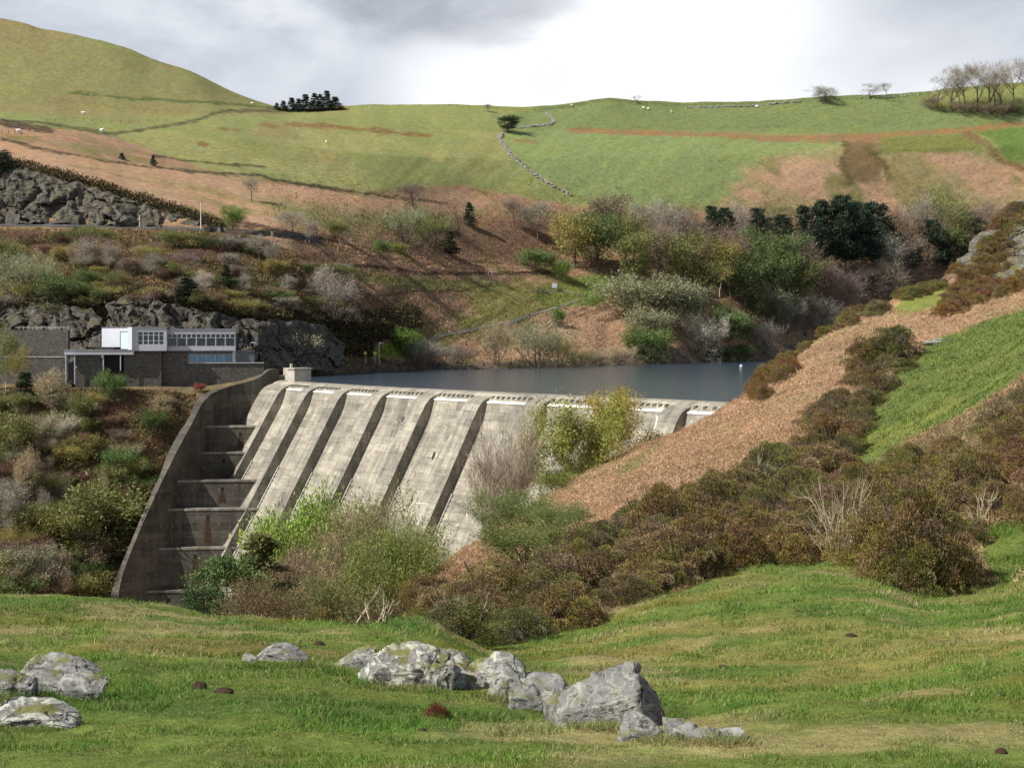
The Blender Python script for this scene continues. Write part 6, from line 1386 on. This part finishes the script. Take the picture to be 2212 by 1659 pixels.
# sheep
def sheep_mesh():
    mb = MB(); mb.tube([(-.55, 0, .62), (-.48, 0, .64), (-.2, 0, .66), (.2, 0, .66), (.45, 0, .68), (.55, 0, .7)], [.10, .26, .32, .32, .26, .12], 8)
    mb.tube([(.45, 0, .78), (.62, 0, .92), (.80, 0, .84)], [.13, .12, .06], 6)
    for sx in (-.35, .35):
        for sy in (-.14, .14): mb.tube([(sx, sy, .5), (sx, sy, 0)], [.06, .04], 5)
    return mb.mesh('sheep', MAT['wool'], True)
SM = sheep_mesh()
for x, y, a, b, lab, sc in ((220, 287, 16, 19, 'white sheep on the left hillside above the bracken band', 1.4), (181, 250, 17, 20, 'white sheep beside a dark stone on the left hill', 1.4), (41, 288, 15.5, 18, 'white sheep near the fence at the far left', 1.3), (705, 312, 17, 20, 'sheep grazing below the skyline conifers', 1.2),
                            (1235, 232, 18, 20, 'sheep under the skyline knoll, upper of two', 1.3), (1390, 236, 18, 20, 'sheep below the small thorn tree, left of two', 1.3), (1400, 238, 18, 20, 'sheep below the small thorn tree, right of two', 1.3), (1450, 244, 18, 20, 'sheep in the top field beside the scattered stones', 1.4), (1635, 234, 18, 20, 'sheep close to the skyline wall', 1.5), (800, 236, 18, 20, 'sheep just under the middle skyline', 1.2), (545, 215 + 12, 18, 20, 'sheep on the flank of the left hill', 1.3)):
    p = spot(x, y, a, b); o = obj('sheep', SM, None, p); o.rotation_euler = (0, 0, tr.uniform(0, 6)); o.scale = (sc,) * 3; tag(o, lab, 'sheep')

def fence(pts, k0, k1, n, label, h=1.3):
    root = None; prev = None; xs = np.array([p[0] for p in pts]); ys = np.array([p[1] for p in pts]); P_ = []
    for t_ in np.linspace(xs[0], xs[-1], n): P_.append(spot(t_, np.interp(t_, xs, ys), k0, k1))
    root = tag(empty('fence', tuple(P_[0])), label, 'fence'); pm = MB().tube([(0, 0, -.3), (0, 0, h * .85)], .08, 4).mesh('fence_post', MAT['bark'])
    for p in P_: obj('fence_post', pm, root, tuple(p - P_[0]))
    wr = MB()
    for a, b in zip(P_[:-1], P_[1:]): wr.tube([a - P_[0] + [0, 0, h * .7], b - P_[0] + [0, 0, h * .7]], .02, 3, False)
    wr.build('wire', MAT['bark'], root)
fence([(1140, 243), (1200, 236), (1260, 227), (1310, 216)], 19.4, 20, 12, 'post and wire fence along the skyline from the hooked wall to the knoll')
fence([(1395, 226), (1480, 232), (1560, 231)], 19.4, 20, 9, 'post and wire fence along the skyline right of the small thorn tree')
fence([(100, 264), (180, 262), (260, 268), (360, 262)], 17, 19, 14, 'thin fence along the foot of the left hill beside the sheep')
fence([(-10, 292), (30, 290), (60, 296)], 15.8, 18, 6, 'short fence by the road at the far left above the bracken')
fence([(1180, 641), (1215, 640), (1250, 641)], 13.2, 15, 8, 'low fence in front of the picnic tables above the path', 1.0)
# ------------------------------------------------------------------ turf, litter and heather: real blades on the sheet
GRID = np.stack([GX, RZ, Rz], -1)
def scatter(name, n, rows, mask, fn, seed, xr=(-60, 2280), weight=None):
    r = np.random.default_rng(seed); rr = np.where((RK >= rows[0]) & (RK < rows[1]))[0]; rr = rr[rr < NR - 1]
    c0_, c1_ = np.searchsorted(XC, xr[0]), np.searchsorted(XC, xr[1]) - 1
    A = np.abs(IY[rr][:, c0_:c1_] - IY[rr + 1][:, c0_:c1_]) + .6
    if weight is not None: A = A * weight(rr, c0_, c1_)
    A = A * mask[rr][:, c0_:c1_]
    pr = A.ravel() / A.sum(); pick = r.choice(len(pr), n, p=pr); ri = rr[pick // (c1_ - c0_)]; ci = c0_ + pick % (c1_ - c0_)
    u = r.uniform(0, 1, (n, 1)); v = r.uniform(0, 1, (n, 1))
    def bl(G): return (G[ri, ci] * (1 - u) * (1 - v) + G[ri, ci + 1] * u * (1 - v) + G[ri + 1, ci] * (1 - u) * v + G[ri + 1, ci + 1] * u * v)
    P = bl(GRID); Cc = bl(CO); V, sz, colr = fn(P, Cc, r)
    o = obj(name, mesh_np(name, V, np.arange(len(V)), sz, MAT['blade' if name == 'grass' else 'litter'], False, colr)); o['kind'] = 'stuff'; return o
def turf(P, Cc, r):
    n = len(P); d = np.linalg.norm(P[:, :2], axis=1); tuft = fbm(P[:, 0] * 2.2, P[:, 1] * 2.2, 3, 5)
    L = .017 * (d / 7) ** .72 * r.uniform(.6, 1.5, n) * (.5 + 1.6 * st(tuft, .4, .7)); D = unit(r.normal(size=(n, 3)) * .55 + [0.1, 0, .8]); Wd = .0048 * (d / 7) ** .9
    V, _, _ = slivers(P - [0, 0, .003], D, L, Wd, r)
    dry = (r.random(n) < .10 + .3 * st(fbm(P[:, 0] * .9 + 4, P[:, 1] * .9, 5, 92), .5, .7))[:, None]
    c = Cc * r.uniform(.55, 1.9, (n, 1)) * np.where(tuft[:, None] > .55, [[.85, 1.1, .8]], [[1.1, 1.0, 1.0]]); c = np.where(dry, np.array([.36, .32, .16]) * r.uniform(.5, 1.2, (n, 1)), c)
    return V, np.full(n, 3), np.repeat(c, 3, 0)
lawn = (1 - gb) * 1.0
scatter('grass', 430000, (1.2, 5.05), lawn, turf, 1)
rim_r = np.zeros(IY.shape)
for pl in ([(0, 1480), (100, 1486), (170, 1484), (215, 1518)], [(0, 1518), (80, 1516), (120, 1520)], [(-20, 1576), (100, 1580), (165, 1566)], [(525, 1436), (600, 1440), (668, 1436)], [(700, 1446), (780, 1484), (900, 1492), (1000, 1492)], [(1000, 1490), (1080, 1518), (1180, 1540), (1230, 1568), (1330, 1582), (1400, 1606), (1500, 1610), (1620, 1608)]):
    rim_r = np.maximum(rim_r, stroke(pl, 12, .1, 1, 5))
def tall_turf(P, Cc, r):
    V, sz, c = turf(P, Cc, r); a = V.reshape(-1, 3, 3); a[:, 2] = a[:, 0] + (a[:, 2] - a[:, 0]) * 1.5; return a.reshape(-1, 3), sz, c * .9
scatter('grass', 20000, (1.5, 4.5), rim_r, tall_turf, 12)
fld = poly_mask([(1835, 1010), (1848, 940), (1880, 868), (1950, 785), (2010, 738), (2110, 700), (2212, 668), (2800, 480), (2800, 600), (2225, 805), (2100, 885), (1960, 950), (1880, 1015)], 5, .25, 5.2, 8)
scatter('grass', 30000, (5.2, 7.0), fld, turf, 2)
def litter(P, Cc, r):
    n = len(P); d = np.linalg.norm(P[:, :2], axis=1)[:, None]; tf = st(fbm(P[:, 0] * .9, P[:, 1] * .9, 3, 8), .35, .65)[:, None]
    L = (.05 + .0010 * d[:, 0]) * r.uniform(.5, 1.6, n); D = unit(r.normal(size=(n, 3)) + [0.1, -.3, .35]); V, _, _ = slivers(P + [0, 0, .02] + np.c_[np.zeros((n, 2)), tf * .18 * r.random((n, 1))], D, L, L * .22, r)
    c = np.array([[.44, .28, .165]]) * r.uniform(.6, 1.3, (n, 1)); pale = r.random((n, 1)) < .16; c = np.where(pale, np.array([.50, .38, .22]) * r.uniform(.7, 1.15, (n, 1)), c); g = r.random((n, 1)) < .05 + .25 * st(fbm(P[:, 0] * .12, P[:, 1] * .12, 3, 44), .52, .66)[:, None]; c = np.where(g, np.array([.12, .14, .04]), c)
    c = c * .65 + Cc * .35
    return V, np.full(n, 3), np.repeat(c, 3, 0)
gap_m = poly_mask([(2090, 1150), (2212, 1130), (2300, 1120), (2300, 1260), (2212, 1250), (2150, 1270)], 8, .2, 4, 7)
scatter('grass', 9000, (4.6, 6.4), gap_m, turf, 13)
brk_m = np.maximum((kk > 5.9) & (kk < 8), .8 * gb * (kk > 4.85) * (IX > 930)) * (1 - fld) * (1 - gap_m) * (1 - poly_mask([(1925, 668), (1960, 640), (2000, 618), (2055, 612), (2050, 640), (2020, 665), (1960, 680)], 4, .15, 6.5, 8.6))
scatter('bracken_litter', 350000, (4.85, 7.1), brk_m, litter, 3, (880, 2280))
def heather(P, Cc, r):
    n = len(P); L = r.uniform(.25, .8, n); D = unit(r.normal(size=(n, 3)) * .8 + [0, -.1, .7]); V, _, _ = slivers(P, D, L, L * .4, r)
    pal = np.array([[.15, .10, .06], [.20, .18, .07], [.24, .15, .085], [.11, .12, .04], [.30, .23, .13], [.26, .12, .09]]); cl = (fbm(P[:, 0] * .16, P[:, 1] * .16 + P[:, 2] * .2, 4, 18) * 14 + r.uniform(0, 1.6, n)).astype(int) % 6
    c = pal[cl] * r.uniform(.6, 1.3, (n, 1)) * .7 + Cc * .3
    return V, np.full(n, 3), np.repeat(c, 3, 0)
scatter('undergrowth', 110000, (10.0, 11.0), (IX < 430) * 1.0, heather, 4, (-100, 430))
scatter('undergrowth', 120000, (13.3, 15.0), poly_mask([(-700, 495), (430, 500), (560, 520), (740, 600), (900, 690), (500, 690), (-700, 700)], 10, .5), heather, 5, (-100, 900))
def sward(P, Cc, r):
    n = len(P); L = r.uniform(.35, 1.0, n); D = unit(r.normal(size=(n, 3)) * .9 + [0, -.2, .5]); V, _, _ = slivers(P, D, L, L * .4, r)
    return V, np.full(n, 3), np.repeat(Cc * r.uniform(.6, 1.45, (n, 1)), 3, 0)
scatter('undergrowth', 110000, (12.9, 18.0), st(IX + wx, 480, 760) * (1 - st(kk + (Nw2 - .5), 16.4, 17.6)) * (1 - fieldm) * 1.0, sward, 6, (560, 2100))
rim = np.zeros(IY.shape)
for pl, wd in (([(-100, 330), (0, 352), (60, 362), (130, 380), (200, 398), (300, 430), (400, 458), (470, 485)], 16), ([(0, 655), (100, 650), (200, 655), (245, 640), (330, 636), (400, 650), (480, 672), (600, 684), (700, 690)], 20), ([(700, 715), (760, 715), (830, 700), (880, 690)], 60), ([(710, 760), (780, 755)], 50)):
    rim = np.maximum(rim, stroke(pl, wd, .3, 13.2, 16.3))
def fringe(P, Cc, r):
    n = len(P); L = r.uniform(.3, .9, n); D = unit(r.normal(size=(n, 3)) * .8 + [0, -.6, .4]); V, _, _ = kites(P + np.c_[np.zeros(n), -r.uniform(0, 2.5, n), r.uniform(-.6, .6, n)], D, L, L * .5, r)
    c = np.where(r.random((n, 1)) < .5, [[.06, .045, .03]], [[.11, .095, .035]]) * r.uniform(.6, 1.3, (n, 1)); return V, np.full(n, 4), np.repeat(c, 4, 0)
scatter('heather_fringe', 40000, (13.3, 16.2), rim, fringe, 7, (-100, 920))

# ------------------------------------------------------------------ labels of the repeats: colour, size and what they stand beside
LM = [(330, 1100, 'the training wall'), (160, 830, 'the dark doorway'), (208, 960, 'the grey scree patch'), (205, 1120, 'the big yellow olive willow'), (262, 1000, 'the bright green slope bush'), (90, 1290, 'the lower left grass edge'),
      (90, 840, 'the retaining wall'), (430, 838, 'the red leaved bush'), (112, 850, 'the many stemmed birch'), (30, 1265, 'the lowest green bush'), (115, 930, 'the pale grey thicket'), (330, 910, 'the dark green slope bush'), (20, 950, 'the tall olive shrub'),
      (502, 470, 'the bright green roadside tree'), (405, 630, 'the dark spruce'), (488, 600, 'the small slope conifer'), (320, 700, 'the building roof'), (150, 490, 'the quarry cliff'), (434, 490, 'the tall roadside pole'), (730, 640, 'the big leafless clump'),
      (80, 660, 'the left rock face'), (600, 505, 'the road parapet'), (60, 590, 'the broad grey green thicket'), (405, 570, 'the brown bare slope tree'),
      (1565, 600, 'the white trunked birches'), (1820, 520, 'the big pine group'), (1400, 645, 'the huge willow'), (1240, 520, 'the golden olive tree'), (2090, 560, 'the crag'), (1640, 480, 'the lone wood pine'), (1553, 475, 'the close pair of pines'), (1980, 650, 'the small upper lawn'), (1522, 740, 'the pale shore willow'), (2008, 530, 'the pine near the crag'), (1692, 500, 'the narrow pine'),
      (1815, 1110, 'the tall dead stems'), (2010, 1180, 'the largest gorse bush'), (2010, 850, 'the upper green field'), (1140, 1220, 'the broad hawthorn'), (1450, 1050, 'the bracken slope'), (1300, 1370, 'the lawn'), (1620, 870, 'the dam end'), (870, 1330, 'the dip in the ridge'), (2212, 950, 'the right photo edge'), (1930, 760, 'the dark round gorse'),
      (1600, 1250, 'the lawn edge'), (2150, 1200, 'the small grass gap'), (1640, 1060, 'the sparse dead stems'), (2120, 1090, 'the reddish bank stems'), (1020, 1370, 'the grass hollow'), (2100, 200, 'the skyline copse'), (650, 225, 'the left hill foot'), (1960, 215, 'the three skyline trees'), (2190, 240, 'the copse right end'), (2120, 250, 'the copse foot')]
ORD = ['first', 'second', 'third', 'fourth', 'fifth', 'sixth', 'seventh', 'eighth', 'ninth', 'tenth', 'eleventh', 'twelfth', 'thirteenth', 'fourteenth', 'fifteenth', 'sixteenth', 'seventeenth', 'eighteenth', 'nineteenth', 'twentieth', 'twenty-first', 'twenty-second', 'twenty-third', 'twenty-fourth']
by = {}
for o, c, noun, wpx, x, y in REG:
    k = min(LM, key=lambda q: math.hypot(q[0] - x, (q[1] - y) * 1.2)); dx, dy = x - k[0], y - k[1]
    rel = ('left of' if dx < 0 else 'right of') if abs(dx) > abs(dy) else ('above' if dy < 0 else 'below')
    size = 'small' if wpx < 45 else ('large' if wpx > 95 else 'middling')
    by.setdefault('%s %s %s %s %s' % (size, c, noun, rel, k[2]), []).append((x, y, o))
for lab, L_ in by.items():
    L_.sort(key=lambda q: (q[0], q[1]))
    for i, (x, y, o) in enumerate(L_):
        o['label'] = lab if len(L_) == 1 else '%s, %s from the left' % (lab, ORD[min(i, 23)])
